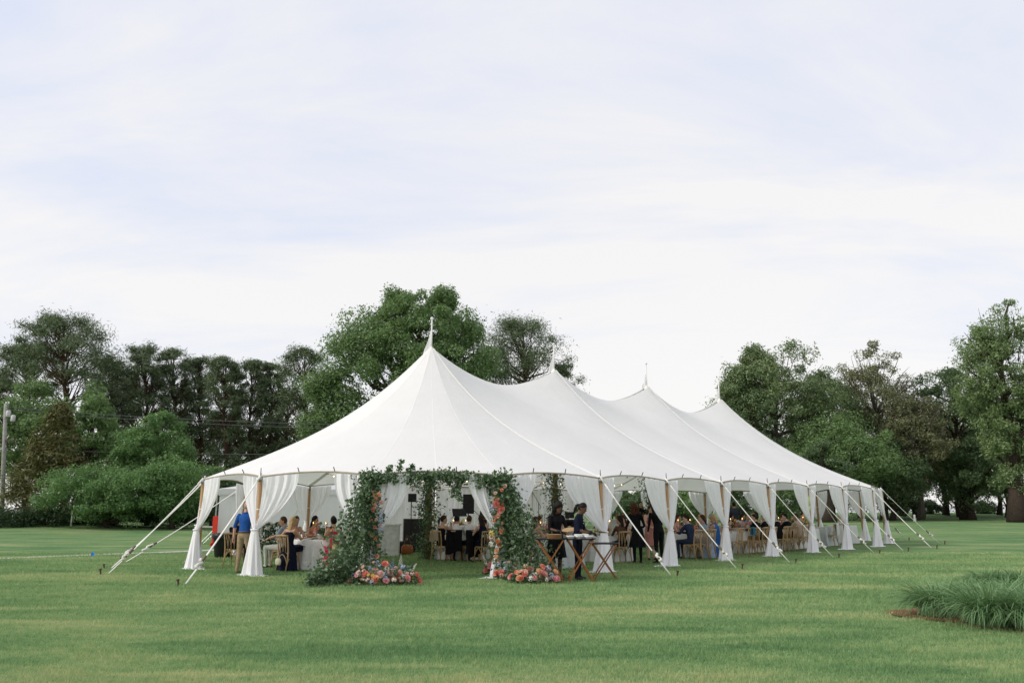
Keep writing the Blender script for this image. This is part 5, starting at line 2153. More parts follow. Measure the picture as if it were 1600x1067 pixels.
for f0, L in ((0.2, 0.30), (0.12, 0.18), (0.28, 0.16)):      # sprigs that stand up over the eave
    e = eave_point(iG, f0)
    for _ in range(60):
        k = rng.random()
        C.append(np.array([e.x + rng.normal() * 0.04 + 0.08 * k, e.y - 0.10 + rng.normal() * 0.03, e.z + L * k]))
arch_part("garland", C, 0.082)
# woody stems inside the columns
m = MB()
for base_, stake_, top_ in ((PL["p"], SL_, lt), (PR_["p"], SR_, rt)):
    for k in range(9):
        a = Vector(top_)
        b = Vector((base_.x, base_.y, 0.02)).lerp(Vector(stake_), k / 8) + Vector((0, -0.1, 0.03))
        pts = [a.lerp(b, f) + Vector((0.06 * math.sin(f * 9 + k), -0.03, 0.04 * math.sin(f * 7 + k * 2))) for f in [q / 8 for q in range(9)]]
        m.tube([p - AB for p in pts], 0.008, 4, False)
so = m.build("vine_stems", STEM, arch)
so["kind"] = "stuff"

rg = random.Random(21)
# flowers climbing the inner edge of each column
warm = ["coral", "peach", "peach", "blush", "pink", "coral", "blush", "peach", "orange"]
for k in range(18):
    z = 0.60 + 1.45 * (k / 17) ** 0.85 + rg.uniform(-0.12, 0.12)
    p_ = PL["p"] + Vector((0.20 + rg.uniform(-0.13, 0.11), -0.34 + rg.uniform(-0.05, 0.05), z))
    flower("bloom", rg.choice(warm), p_ - AB, rg.uniform(0.024, 0.066), (0.4, -0.9, 0.3), arch, rg)
for z in (1.30, 1.42, 1.12):
    p_ = PL["p"] + Vector((0.30, -0.36, z))
    flower("flower_head", "blue", p_ - AB, 0.06, (0.5, -0.8, 0.2), arch, rg)
for k in range(34):
    z = 0.52 + 1.5 * k / 33 + rg.uniform(-0.12, 0.12)
    p_ = PR_["p"] + Vector((-0.14 + rg.uniform(-0.10, 0.16) + 0.05 * z, -0.40 + rg.uniform(-0.05, 0.05), z))
    flower("bloom", rg.choice(warm), p_ - AB, rg.uniform(0.024, 0.072) if k not in (22, 23) else 0.10, (-0.2, -0.9, 0.3), arch, rg)
for z, c_ in ((0.78, "white"), (1.02, "yellow"), (0.92, "blush"), (1.62, "blue")):
    p_ = PR_["p"] + Vector((-0.2, -0.42, z))
    flower("flower_head", c_, p_ - AB, 0.075, (-0.4, -0.8, 0.2), arch, rg)


# ---- mounds of cut flowers at the feet of the arch
def mound(label, spots, name="flower_mound", seed=1, sp=()):
    """spots: (px, py on the ground, half-width m, height m)"""
    rg = random.Random(seed)
    rn = np.random.default_rng(seed)
    c0 = gp(spots[0][0], spots[0][1])
    root = thing(name, label, "flowers", c0, 0.0, "flower mounds at the entrance arch")
    C = []
    for px, py, hw, hh in spots:
        c = gp(px, py) - c0
        for _ in range(int(1100 * hw)):
            th, r = rg.uniform(0, 6.283), math.sqrt(rg.random()) * hw
            top = hh * math.sqrt(max(0.0, 1 - (r / hw) ** 2))
            C.append((c.x + r * math.cos(th), c.y + r * 0.55 * math.sin(th), 0.02 + top * rg.random() ** 0.7 * 1.12))
        nb = int(52 * hw / 0.5)
        for k in range(nb):
            th, r = rg.uniform(math.pi * 0.95, math.pi * 2.05), math.sqrt(rg.random()) * hw * 0.97
            top = hh * math.sqrt(max(0.02, 1 - (r / hw) ** 2))
            z = top * rg.uniform(0.35, 1.12)
            d = V3((math.cos(th) * r / hw, -0.75, 0.55 + z / hh * 0.4))
            p = V3((c.x + r * math.cos(th), c.y + r * 0.55 * math.sin(th) - 0.05 * (1 - z / hh), z + 0.03))
            u = rg.random()
            if u < 0.24:
                flower("bloom", rg.choice(["coral", "coral", "pink", "coral", "pink", "peach"]), p, rg.uniform(0.060, 0.092), d, root, rg)
            elif u < 0.48:
                flower("flower_head", "blue", p, rg.uniform(0.04, 0.07), d, root, rg)
            elif u < 0.78:
                flower("bloom", rg.choice(["blush", "peach", "yellow", "white", "blush"]), p, rg.uniform(0.024, 0.05), d, root, rg)
            else:
                flower("flower_head", rg.choice(["white", "blush", "white"]), p, rg.uniform(0.04, 0.06), d, root, rg)
    for px, py, z, L, col, lean in sp:
        q = gp(px, py) - c0
        flower("flower_spike", col, q + V3((0, 0, z)), L, (lean, -0.15, 1), root, rg)
    V, F = leaves_at(C, 0.075, rn, 0.6)
    V[:, 2] = np.maximum(V[:, 2], 0.006)
    o = link_obj("foliage", np_mesh("foliage", V, F), L_VINE, root)
    o["kind"] = "stuff"
    return root


mound("mound of coral peonies and blue delphinium at left foot of arch", [(590, 914, 0.55, 0.42), (560, 912, 0.30, 0.30), (628, 913, 0.38, 0.36)], seed=31,
      sp=((625, 905, 0.25, 0.36, "white", 0.05), (582, 905, 0.22, 0.30, "white", -0.1), (640, 910, 0.2, 0.30, "white", 0.7), (612, 905, 0.2, 0.3, "blue", 0.1), (556, 908, 0.15, 0.35, "blue", -0.5)))
mound("long mound of coral peonies, yellow and blue flowers at right foot of arch", [(828, 911, 0.46, 0.36), (800, 905, 0.42, 0.40), (775, 899, 0.34, 0.36), (856, 911, 0.26, 0.26)], seed=32,
      sp=((781, 897, 0.25, 0.55, "violet", 0.0), (776, 897, 0.2, 0.48, "violet", -0.1), (808, 904, 0.3, 0.32, "white", 0.05), (828, 905, 0.3, 0.35, "blush", 0.2), (764, 898, 0.12, 0.36, "white", -0.45)))
# ---- vines round the masts
for k, (i, n, lab, zt) in enumerate(((0, 2300, "leafy vine wound round the first mast inside the entrance", 2.75), (1, 1900, "leafy vine wound round the second mast behind the servers", 2.95), (2, 1300, "leafy vine wound round the third mast above the bar", 3.1))):
    b = MASTS[i]
    C = []
    for _ in range(n):
        h = rng.random()
        w_ = 0.16 + 0.10 * math.sin(h * 9 + k) ** 2 + 0.16 * (h > 0.75)
        a = rng.uniform(0, 6.283)
        r = abs(rng.normal()) * w_ + 0.06
        C.append((r * math.cos(a), r * math.sin(a), 0.05 + zt * h))
    V, F = leaves_at(C, 0.085, rng)
    root = thing("mast_vine", lab, "vine", b, 0.0, "vines on the tent masts")
    o = link_obj("foliage", np_mesh("foliage", V, F), L_VINE, root)
    o["kind"] = "stuff"
    m = MB()
    for q in range(3):
        m.tube([(0.10 * math.cos(f * 14 + q * 2.1), 0.10 * math.sin(f * 14 + q * 2.1), zt * f) for f in [j / 40 for j in range(41)]], 0.009, 4, False)
    m.build("stem", STEM, root)


# ---- table settings
GLASSM = NT("clear_glass")
gb = GLASSM.n("ShaderNodeBsdfGlossy")
gb.inputs["Roughness"].default_value = 0.05
tb = GLASSM.n("ShaderNodeBsdfTransparent")
mx = GLASSM.n("ShaderNodeMixShader")
mx.inputs[0].default_value = 0.80
GLASSM.l(gb.outputs[0], mx.inputs[1])
GLASSM.l(tb.outputs[0], mx.inputs[2])
GLASSM = GLASSM.done(mx.outputs[0])
WINE = plain("drink_amber", (0.45, 0.20, 0.05), 0.2)
PLATE = plain("plate_porcelain", (0.78, 0.77, 0.75), 0.3)
BRASS = plain("candlestick_brass", (0.40, 0.28, 0.12), 0.35, 0.8)
CANDLE = {"coral": plain("candle_coral", (0.66, 0.16, 0.12), 0.6), "white": plain("candle_ivory", (0.75, 0.72, 0.62), 0.6)}
t = NT("candle_flame")
e_ = t.n("ShaderNodeEmission")
e_.inputs["Color"].default_value = (1.0, 0.55, 0.18, 1)
e_.inputs["Strength"].default_value = 6.0
FLAME = t.done(e_.outputs[0])


def glass_proto():
    root = thing("wine_glass", "x", "glass")
    m = MB()
    m.lathe([(0.032, 0.0), (0.03, 0.004), (0.005, 0.01), (0.005, 0.085), (0.026, 0.105), (0.038, 0.14), (0.036, 0.185), (0.030, 0.215)], 12, cap=False)
    m.build("bowl", GLASSM, root, smooth=True)
    m = MB()
    m.lathe([(0.004, 0.102), (0.025, 0.112), (0.034, 0.14), (0.0, 0.141)], 10, cap=False)
    m.build("drink", WINE, root, smooth=True)
    return root


def candle_proto(col):
    root = thing("taper_candle", "x", "candle")
    m = MB()
    m.lathe([(0.045, 0), (0.045, 0.008), (0.008, 0.02), (0.008, 0.08), (0.018, 0.09), (0.014, 0.11)], 12)
    m.build("candlestick", BRASS, root, smooth=True)
    m = MB()
    m.tube([(0, 0, 0.10), (0, 0, 0.40)], [0.011, 0.008], 8)
    tp = m.build("taper", CANDLE[col], root, smooth=True)
    m = MB()
    m.lathe([(0.001, 0.40), (0.007, 0.415), (0.005, 0.43), (0.0005, 0.45)], 6)
    m.build("flame", FLAME, tp)
    return root


protos = {"glass": glass_proto(), "coral": candle_proto("coral"), "white": candle_proto("white")}
used_p = set()


def place(kind, p, label, cat, group):
    o = protos[kind]
    if kind in used_p:
        o = copy_tree(o)
    used_p.add(kind)
    o.location = p
    tag(o, label, cat, group)
    return o


def centrepiece(label, p, r, h, seed, cols):
    rg = random.Random(seed)
    rn = np.random.default_rng(seed)
    root = thing("table_flowers", label, "flowers", p, 0.0, "flower centrepieces on the tables")
    m = MB()
    m.lathe([(0.05, 0), (0.065, 0.04), (0.06, 0.10), (0.045, 0.14)], 14)
    m.build("vase", plain("vase_cream", (0.62, 0.56, 0.46), 0.4), root, smooth=True)
    C = []
    for _ in range(130):
        d = V3((rg.gauss(0, 1), rg.gauss(0, 1), rg.gauss(0.5, 0.6))).normalized()
        C.append((d.x * r * rg.random(), d.y * r * rg.random(), 0.15 + abs(d.z) * h * rg.random()))
    V, F = leaves_at(C, 0.07, rn, 0.6)
    o = link_obj("foliage", np_mesh("foliage", V, F), L_VINE, root)
    o["kind"] = "stuff"
    for k in range(13):
        d = V3((rg.gauss(0, 1), rg.gauss(-0.3, 1), abs(rg.gauss(0.6, 0.5)))).normalized()
        p_ = V3((d.x * r * 0.9, d.y * r * 0.9, 0.15 + d.z * h * 0.9))
        flower(rg.choice(["bloom", "bloom", "flower_head"]), rg.choice(cols), p_, rg.uniform(0.04, 0.075), d + V3((0, -0.3, 0.2)), root, rg)
    return root


HT = 0.766
warm2 = ["coral", "peach", "yellow", "pink", "orange", "white"]
tabs = [("left round table", T1, 0.62, None), ("round table through the arch", T2, 0.58, None), ("round table behind the servers", T3, 0.6, None), ("round table beside the woman in brown", T4, 0.58, None)]
for k, (nm, c, r, _) in enumerate(tabs):
    z = Vector((c.x, c.y, HT))
    centrepiece("coral and yellow flower centrepiece on the " + nm, z + Vector((-0.05, -0.1, 0)), 0.24, 0.34, 500 + k, warm2)
    for q in range(6):
        a = q * 1.047 + 0.3 * k
        m = MB()
        m.lathe([(0.09, 0), (0.135, 0.012), (0.14, 0.016), (0.10, 0.010)], 20)
        tag(m.build("dinner_plate", PLATE, None, z + Vector((math.cos(a) * r, math.sin(a) * r, 0.001)), smooth=True), "white dinner plate at a place setting on the " + nm, "plate", "plates on the " + nm)
        place("glass", z + Vector((math.cos(a + 0.3) * (r - 0.16), math.sin(a + 0.3) * (r - 0.16), 0.001)), "stemmed glass at a place setting on the " + nm, "glass", "glasses on the " + nm)
    for q in range(3):
        a = q * 2.1 + 0.9
        place("coral" if q < 2 else "white", z + Vector((math.cos(a) * 0.30, math.sin(a) * 0.30, 0.001)), "lit taper candle standing on the " + nm, "candle", "candles on the " + nm)
for k, (p, q) in enumerate(LT):
    nm = "long table " + lt_names[k]
    L = (q - p).length
    z = lambda f, w: Vector((*(p.lerp(q, f) + NN * w).xy, HT))
    for j in range(3):
        centrepiece("%s low flower bowl on the long table by the %s" % (["near end", "middle", "far end"][j], ["navy suited man", "brunette in light blue", "black suited men"][k]), z(0.15 + 0.35 * j, 0.0), 0.18, 0.24, 520 + 3 * k + j, warm2)
    nset = 4
    for j in range(nset):
        for w in (-0.3, 0.3):
            f = 0.1 + 0.8 * j / (nset - 1)
            m = MB()
            m.lathe([(0.09, 0), (0.135, 0.012), (0.14, 0.016), (0.10, 0.010)], 20)
            tag(m.build("dinner_plate", PLATE, None, z(f, w) + Vector((0, 0, 0.001)), smooth=True), "white dinner plate on the " + nm, "plate", "plates on the " + nm)
            place("glass", z(f + 0.08, w * 0.55), "stemmed glass on the " + nm, "glass", "glasses on the " + nm)
    for j in range(4):
        place("coral" if j % 2 else "white", z(0.05 + 0.29 * j, -0.06), "lit taper candle on the " + nm, "candle", "candles on the " + nm)
# ------------------------------------------------------------------ tray stands and what stands on them
TRAY = plain("tray_black", (0.02, 0.02, 0.022), 0.45)


def tray_stand(label, p, rz, h, w, dark=False):
    root = thing("tray_stand", label, "stand", (p.x, p.y, 0), rz, "folding wooden tray stands")
    mat = TRAY_WOOD
    hw = w / 2
    dp = 0.21
    for s, yo in ((1, 0.0), (-1, 0.028)):
        for y in (-dp + yo, dp - yo):
            m = MB()
            a, b = V3((-s * hw * 0.82, y, 0)), V3((s * hw * 0.78, y, h))
            d = (b - a).normalized()
            R = d.to_track_quat('Z', 'Y').to_matrix()
            m.box((a + b) / 2, (0.052, 0.026, (b - a).length), M=R)
            m.build("leg", mat, root)
        m = MB()
        m.box((s * hw * -0.62, 0, h * 0.13), (0.03, 2 * dp - 2 * yo - 0.024, 0.03))
        m.build("stretcher", mat, root)
        m = MB()
        m.box((s * hw * 0.76, 0, h - 0.02), (0.04, 2 * dp - 2 * yo - 0.024, 0.03))
        m.build("top_bar", mat, root)
    for y in (-dp * 0.5, dp * 0.5):
        m = MB()
        m.box((0, y, h + 0.004), (w * 0.86, 0.05, 0.006))
        m.build("strap", BLACK, root)
    return root


def oval_tray(label, p, rz, a, b):
    m = MB()
    n = 36
    vs, fs = [], []
    prof = [(0.0, 0.0), (0.90, 0.0), (1.0, 0.022), (0.985, 0.024), (0.89, 0.006), (0.0, 0.006)]
    for s, z in prof:
        for k in range(n):
            t_ = 2 * math.pi * k / n
            vs.append((a * max(s, 0.001) * math.cos(t_), b * max(s, 0.001) * math.sin(t_), z))
    for i in range(len(prof) - 1):
        for k in range(n):
            fs.append((i * n + k, i * n + (k + 1) % n, (i + 1) * n + (k + 1) % n, (i + 1) * n + k))
    m.add(vs, fs)
    o = m.build("serving_tray", TRAY, None, p, rz, smooth=True)
    tag(o, label, "tray", "black oval trays on the stands")
    return o


ST = [(gx(861, 18.75), -0.10, 0.90, 0.74, "folding wooden tray stand nearest the right flower column"), (gx(907, 18.8), 0.05, 0.90, 0.70, "middle folding tray stand in front of the navy shirted server"), (gx(945, 19.35), 0.0, 0.78, 0.66, "smallest empty tray stand beside the wooden pole")]
for p, rz, h, w, lab in ST:
    tray_stand(lab, p, rz, h, w)
oval_tray("black oval tray carrying a stack of wooden plates", ST[0][0] + Vector((0, 0, 0.908)), -0.10, 0.38, 0.27)
oval_tray("black oval tray carrying white bowls", ST[1][0] + Vector((0, 0, 0.908)), 0.05, 0.38, 0.27)
oval_tray("black oval tray left empty on the smallest stand", ST[2][0] + Vector((0, 0, 0.788)), 0.0, 0.36, 0.26)
PLATE_WOOD = wood("charger_wood", (0.36, 0.22, 0.10), (0.50, 0.33, 0.17), (6, 6, 6), 0.5)


def charger():
    m = MB()
    m.lathe([(0.0, 0.0), (0.11, 0.0), (0.165, 0.018), (0.168, 0.022), (0.155, 0.020), (0.105, 0.008), (0.0, 0.008)], 32, cap=False)
    return m.mesh("wooden_plate")


CH = charger()
for k in range(6):
    o = link_obj("wooden_plate", CH, PLATE_WOOD, None, ST[0][0] + Vector((0.08 + 0.006 * (k % 2), 0.0, 0.916 + 0.017 * k)), smooth=True)
    tag(o, "wooden plate in the stack on the tray nearest the flower column", "plate", "wooden plates stacked on a tray")
def held_plate(label, sv, yaw, dist, z, tilt):
    d = Vector((math.cos(yaw), math.sin(yaw), 0))
    o = link_obj("wooden_plate", CH, PLATE_WOOD, None, sv + d * dist + Vector((0, 0, z)), smooth=True)
    o.rotation_euler = (tilt, 0.12, yaw)
    tag(o, label, "plate")


held_plate("wooden plate held up by the curly haired server", SV1, math.radians(-55), 0.50, 1.09, 0.25)
held_plate("wooden plate held out by the ponytailed server", SV2, math.radians(-20), 0.53, 1.055, -0.12)
m = MB()
m.lathe([(0.05, 0.0), (0.055, 0.004), (0.10, 0.05), (0.115, 0.075), (0.108, 0.075), (0.05, 0.012), (0.001, 0.01)], 24, cap=False)
BOWL = m.mesh("white_bowl")
for k, (dx, dy, dz) in enumerate(((-0.02, 0.0, 0), (-0.02, 0.0, 0.03), (0.09, 0.06, 0.0), (0.10, 0.05, 0.03), (-0.20, 0.0, 0.0), (0.20, -0.05, 0.0))):
    o = link_obj("white_bowl", BOWL, PLATE, None, ST[1][0] + Vector((dx, dy, 0.916 + dz)), smooth=True)
    tag(o, ["lower white bowl in the front stack on the middle tray", "upper white bowl in the front stack on the middle tray", "lower white bowl in the back stack on the middle tray", "upper white bowl in the back stack on the middle tray", "single white bowl at the left of the middle tray", "single white bowl at the right of the middle tray"][k], "bowl", "white bowls on the middle tray")


# ------------------------------------------------------------------ things hung on chairs
def hanging_cloth(name, label, cat, pos, yaw, w, top, drop_b, drop_f, mat, seed=0):
    rg = random.Random(seed)
    ph = rg.uniform(0, 6)

    def fn(u, v):
        x = (u - 0.5) * w * (1 + 0.12 * v)
        tot = drop_b + drop_f
        d = v * tot
        if d < drop_f:
            y, z = 0.035, top - (drop_f - d)
        else:
            k = d - drop_f
            y, z = -0.035 - 0.03 * math.sin(u * 9 + ph) - 0.02, top - k * (1 + 0.08 * math.sin(u * 5 + ph))
        if abs(d - drop_f) < 0.03:
            z = top + 0.012
            y = 0.0
        return V3((x, -0.28 + y + 0.012 * math.sin(u * 21 + ph + v * 3), z))
    m = MB()
    m.grid(fn, 22, 26)
    o = m.build(name, mat, None, (pos.x, pos.y, 0), yaw - math.pi / 2, smooth=True)
    tag(o, label, cat)
    return o


def chair_pos(p, yaw):
    return Vector(p) - Vector((math.cos(yaw), math.sin(yaw), 0)) * 0.03


JACK = cloth("jacket_black", (0.010, 0.010, 0.012))
p = gx(712, 25.45)
hanging_cloth("suit_jacket", "black suit jacket hung over left chair seen through the arch", "jacket", chair_pos(p, facing(p, T2)), facing(p, T2), 0.46, 0.93, 0.66, 0.25, JACK, 1)
p = gx(734, 25.3)
hanging_cloth("suit_jacket", "black suit jacket hung over right chair seen through the arch", "jacket", chair_pos(p, facing(p, T2) + 0.2), facing(p, T2) + 0.2, 0.48, 0.93, 0.70, 0.25, JACK, 2)
p = gx(690, 25.3)
hanging_cloth("beige_shawl", "beige shawl knotted over the ponytailed woman's chair", "shawl", chair_pos(p, facing(p, T2) - 0.25), facing(p, T2) - 0.25, 0.26, 0.925, 0.30, 0.2, cloth("shawl_beige", (0.40, 0.31, 0.22)), 3)
p = side_at(1164, o_)
hanging_cloth("blue_shawl", "teal blue shawl hung on an empty chair in third bay", "shawl", chair_pos(p, OUT_Y), OUT_Y, 0.20, 0.925, 0.28, 0.25, cloth("shawl_teal", (0.06, 0.22, 0.32)), 4)


def bag(name, label, p, size, mat, rz=0.0, z=0.0, strap=True):
    root = thing(name, label, "bag", (p.x, p.y, z), rz)
    m = MB()
    w, d, h = size
    vs, n = [], 20
    for f, k in ((0.0, 0.75), (0.15, 0.98), (0.6, 1.0), (0.9, 0.82), (1.0, 0.55)):
        for j in range(n):
            t_ = 2 * math.pi * j / n
            vs.append((math.copysign(abs(math.cos(t_)) ** 0.6, math.cos(t_)) * w / 2 * k, math.sin(t_) * d / 2 * k, h * f))
    fs = [tuple(range(n - 1, -1, -1)), tuple(4 * n + j for j in range(n))]
    for i in range(4):
        for j in range(n):
            fs.append((i * n + j, i * n + (j + 1) % n, (i + 1) * n + (j + 1) % n, (i + 1) * n + j))
    m.add(vs, fs)
    m.build("pouch", mat, root, smooth=True)
    if strap:
        m = MB()
        m.tube([(-w * 0.3, 0, h * 0.9), (-w * 0.15, 0.02, h * 1.6), (0, 0.03, h * 1.9), (w * 0.15, 0.02, h * 1.6), (w * 0.3, 0, h * 0.9)], 0.008, 6)
        m.build("strap", mat, root, smooth=True)
    return root


p = gx(452, 21.78)
q = chair_pos(p, facing(p, T1)) - Vector((math.cos(facing(p, T1)), math.sin(facing(p, T1)), 0)) * 0.36
bag("heart_bag", "ivory heart shaped bag hanging at back of the blonde woman's chair", q, (0.20, 0.07, 0.17), plain("bag_ivory", (0.66, 0.60, 0.46), 0.6), facing(p, T1) + 1.57, 0.17)
p = gx(520, 21.75)
q = chair_pos(p, facing(p, T1)) - Vector((math.cos(facing(p, T1)), math.sin(facing(p, T1)), 0)) * 0.38
bag("yellow_bag", "pale yellow bag hanging on the fuchsia dressed woman's chair", q + Vector((-0.06, 0, 0)), (0.20, 0.08, 0.20), plain("bag_yellow", (0.66, 0.52, 0.22), 0.6), facing(p, T1) + 1.57, 0.50)
p = gx(690, 25.3)
q = chair_pos(p, facing(p, T2)) - Vector((0, 0.02, 0))
bag("grey_clutch", "small lilac grey clutch on crossbar under the ponytailed woman", q, (0.20, 0.08, 0.11), plain("bag_lilac", (0.40, 0.36, 0.42), 0.6), 0.0, 0.30, False)

# ------------------------------------------------------------------ band gear
def mic_stand(label, p, rz, h, boom=0.6, ang=0.6):
    root = thing("microphone_stand", label, "stand", (p.x, p.y, 0), rz, "band stands on the stage side")
    m = MB()
    m.tube([(0, 0, 0.05), (0, 0, h)], 0.013, 8)
    m.build("pole", BLACK, root)
    for k in range(3):
        a = k * 2.094
        m = MB()
        m.tube([(0, 0, 0.14), (0.30 * math.cos(a), 0.30 * math.sin(a), 0.01)], 0.010, 6)
        m.build("leg", BLACK, root)
    e = V3((boom * math.cos(ang), 0, h + boom * math.sin(ang)))
    m = MB()
    m.tube([V3((-boom * 0.3 * math.cos(ang), 0, h - boom * 0.3 * math.sin(ang))), e], 0.010, 6)
    m.build("boom", BLACK, root)
    m = MB()
    m.tube([e, e + V3((0.10, 0, -0.02)), e + V3((0.15, 0, -0.03))], [0.014, 0.017, 0.027], 8)
    m.build("microphone", CHROME_DARK, root, smooth=True)
    return root


def music_stand(label, p, rz, h=1.25):
    root = thing("music_stand", label, "stand", (p.x, p.y, 0), rz, "band stands on the stage side")
    m = MB()
    m.tube([(0, 0, 0.05), (0, 0, h)], 0.014, 8)
    m.build("pole", BLACK, root)
    for k in range(3):
        a = k * 2.094 + 0.4
        m = MB()
        m.tube([(0, 0, 0.14), (0.28 * math.cos(a), 0.28 * math.sin(a), 0.01)], 0.010, 6)
        m.build("leg", BLACK, root)
    m = MB()
    R = Matrix.Rotation(math.radians(-35), 3, 'X')
    m.box((0, 0, h + 0.10), (0.52, 0.012, 0.33), M=R)
    m.build("desk", BLACK, root)
    m = MB()
    m.box((0, -0.10, h - 0.03), (0.52, 0.05, 0.012))
    m.build("lip", BLACK, root)
    return root


mic_stand("microphone boom stand slanting up right of the saxophone", gx(712, 31.0), 0.0, 1.35, 0.9, 0.75)
mic_stand("tall microphone boom stand left of the second mast", gx(842, 32.5), 2.6, 1.75, 0.7, 1.0)
mic_stand("microphone boom stand behind the dark haired woman in navy", gx(748, 30.5), 2.8, 1.3, 0.7, 0.7)
music_stand("music stand with a wide black desk behind white shirted men", gx(717, 30.6), 0.3, 1.30)
music_stand("music stand half hidden by the right arch drape", gx(760, 31.0), -0.3, 1.30)

sx = thing("saxophone", "brass saxophone on a floor stand left of the music stand", "saxophone", gx(699, 30.0), 0.3)
SAX = plain("sax_brass", (0.45, 0.29, 0.09), 0.3, 0.9)
m = MB()
m.tube([(0.05, 0, 0.98), (0.02, 0, 1.05), (-0.02, 0, 1.02), (0, 0, 0.85), (0.02, 0, 0.55), (0.05, 0, 0.36), (0.11, 0, 0.31), (0.17, 0, 0.38), (0.19, 0, 0.52), (0.21, 0, 0.62)], [0.01, 0.012, 0.014, 0.02, 0.032, 0.04, 0.045, 0.05, 0.065, 0.10], 12)
m.build("tube_body", SAX, sx, smooth=True)
m = MB()
for k in range(9):
    m.ball((0.03 + 0.02 * (k % 2), -0.04, 0.42 + 0.045 * k), (0.022, 0.012, 0.022), 8, 5)
ko = m.build("keys", SAX, sx, smooth=True)
ko["kind"] = "stuff"
m = MB()
m.tube([(0.1, 0, 0.28), (0.1, 0, 0.10)], 0.012, 6)
m.tube([(0.1, 0, 0.10), (-0.1, 0.15, 0.0)], 0.010, 6)
m.tube([(0.1, 0, 0.10), (0.3, 0.12, 0.0)], 0.010, 6)
m.tube([(0.1, 0, 0.10), (0.1, -0.2, 0.0)], 0.010, 6)
m.build("floor_stand", BLACK, sx)


def speaker(label, p, rz, z0, size, on_stand=True):
    root = thing("loudspeaker", label, "speaker", (p.x, p.y, 0), rz, "loudspeakers of the band")
    w, d, h = size
    m = MB()
    vs = [(-w / 2, -d / 2, 0), (w / 2, -d / 2, 0), (w * 0.33, d / 2, 0), (-w * 0.33, d / 2, 0)]
    vs = [(x, y, z0) for x, y, _ in vs] + [(x, y, z0 + h) for x, y, _ in vs]
    m.add(vs, [(3, 2, 1, 0), (4, 5, 6, 7), (0, 1, 5, 4), (1, 2, 6, 5), (2, 3, 7, 6), (3, 0, 4, 7)])
    m.build("cabinet", BLACK, root)
    m = MB()
    m.box((0, -d / 2 - 0.006, z0 + h / 2), (w * 0.9, 0.008, h * 0.92))
    m.build("grille", plain("grille_dark", (0.03, 0.03, 0.032), 0.7), root)
    if on_stand:
        m = MB()
        m.tube([(0, 0, 0.1), (0, 0, z0)], 0.018, 8)
        m.build("pole", BLACK, root)
        for k in range(3):
            a = k * 2.094 + 0.5
            m = MB()
            m.tube([(0, 0, 0.45), (0.45 * math.cos(a), 0.45 * math.sin(a), 0.015)], 0.013, 6)
            m.build("leg", BLACK, root)
    return root


speaker("tall black loudspeaker on a stand behind the white shirted men", gx(731, 31.6), 0.1, 1.35, (0.42, 0.36, 0.72))
speaker("small black stage light shaped speaker left of the first mast", gx(641, 30.6), 0.4, 1.78, (0.30, 0.26, 0.30))

rc = thing("road_case", "black upright road case left of the first mast", "case", gx(648, 31.0), 0.1)
m = MB()
m.box((0, 0, 0.62), (0.85, 0.55, 1.10))
m.build("box", plain("case_black", (0.028, 0.026, 0.028), 0.6), rc)
for x in (-0.43, 0.43):
    for y in (-0.28, 0.28):
        m = MB()
        m.box((x, y, 0.62), (0.03, 0.03, 1.11))
        m.build("edge_strip", STEEL, rc)
        m = MB()
        m.lathe([(0.03, 0.0), (0.03, 0.07)], 10, (x * 0.85, y * 0.8, 0))
        m.build("caster", BLACK, rc)
bag("amp_bag", "low black padded gear bag before the road case", gx(632, 29.6), (0.75, 0.4, 0.42), plain("bag_black", (0.012, 0.012, 0.013), 0.8), 0.2, 0.0, False)
bag("guitar_bag", "orange brown leather bag in front of the road case", gx(636, 28.9), (0.42, 0.25, 0.34), plain("bag_tan", (0.35, 0.11, 0.035), 0.6), 0.1, 0.0, True)

kb = thing("stage_keyboard", "black stage keyboard on a stand beside the second mast", "keyboard", gx(884, 32.0), 0.08)
m = MB()
m.box((0, 0, 1.08), (1.25, 0.32, 0.09))
m.build("case", BLACK, kb)
m = MB()
m.box((0, -0.05, 1.130), (1.12, 0.14, 0.012))
m.build("keys", PLATE, kb)
for s in (-1, 1):
    m = MB()
    m.tube([(-s * 0.36, 0.1 * s, 0.0), (s * 0.36, 0.1 * s, 1.04)], 0.02, 8)
    m.build("leg", BLACK, kb)
m = MB()
m.box((0.18, 0.12, 1.29), (0.36, 0.02, 0.24), M=Matrix.Rotation(math.radians(-15), 3, 'X'))
m.build("screen", plain("screen_black", (0.01, 0.01, 0.012), 0.25), kb)

# ------------------------------------------------------------------ bars
CAB = plain("cabinet_white", (0.70, 0.70, 0.68), 0.5)


def bar(label, c, rz, w, d, h, panels=3):
    root = thing("panelled_bar", label, "bar", (c.x, c.y, 0), rz)
    m = MB()
    m.box((0, 0, h / 2), (w, d, h - 0.04))
    m.build("carcass", CAB, root)
    m = MB()
    m.box((0, 0, h + 0.0), (w + 0.08, d + 0.08, 0.045))
    m.build("counter", CAB, root)
    m = MB()
    m.box((0, -d / 2 - 0.012, 0.07), (w + 0.02, 0.024, 0.13))
    m.build("plinth", CAB, root)
    pw = w / panels
    for k in range(panels):
        m = MB()
        x = -w / 2 + pw * (k + 0.5)
        for (dx, dz, sx_, sz_) in ((0, h * 0.36, pw * 0.8, 0.04), (0, -h * 0.30, pw * 0.8, 0.04), (-pw * 0.38, 0.03, 0.04, h * 0.62), (pw * 0.38, 0.03, 0.04, h * 0.62)):
            m.box((x + dx, -d / 2 - 0.009, h * 0.52 + dz), (sx_, 0.016, sz_))
        m.build("panel_moulding", CAB, root)
    return root


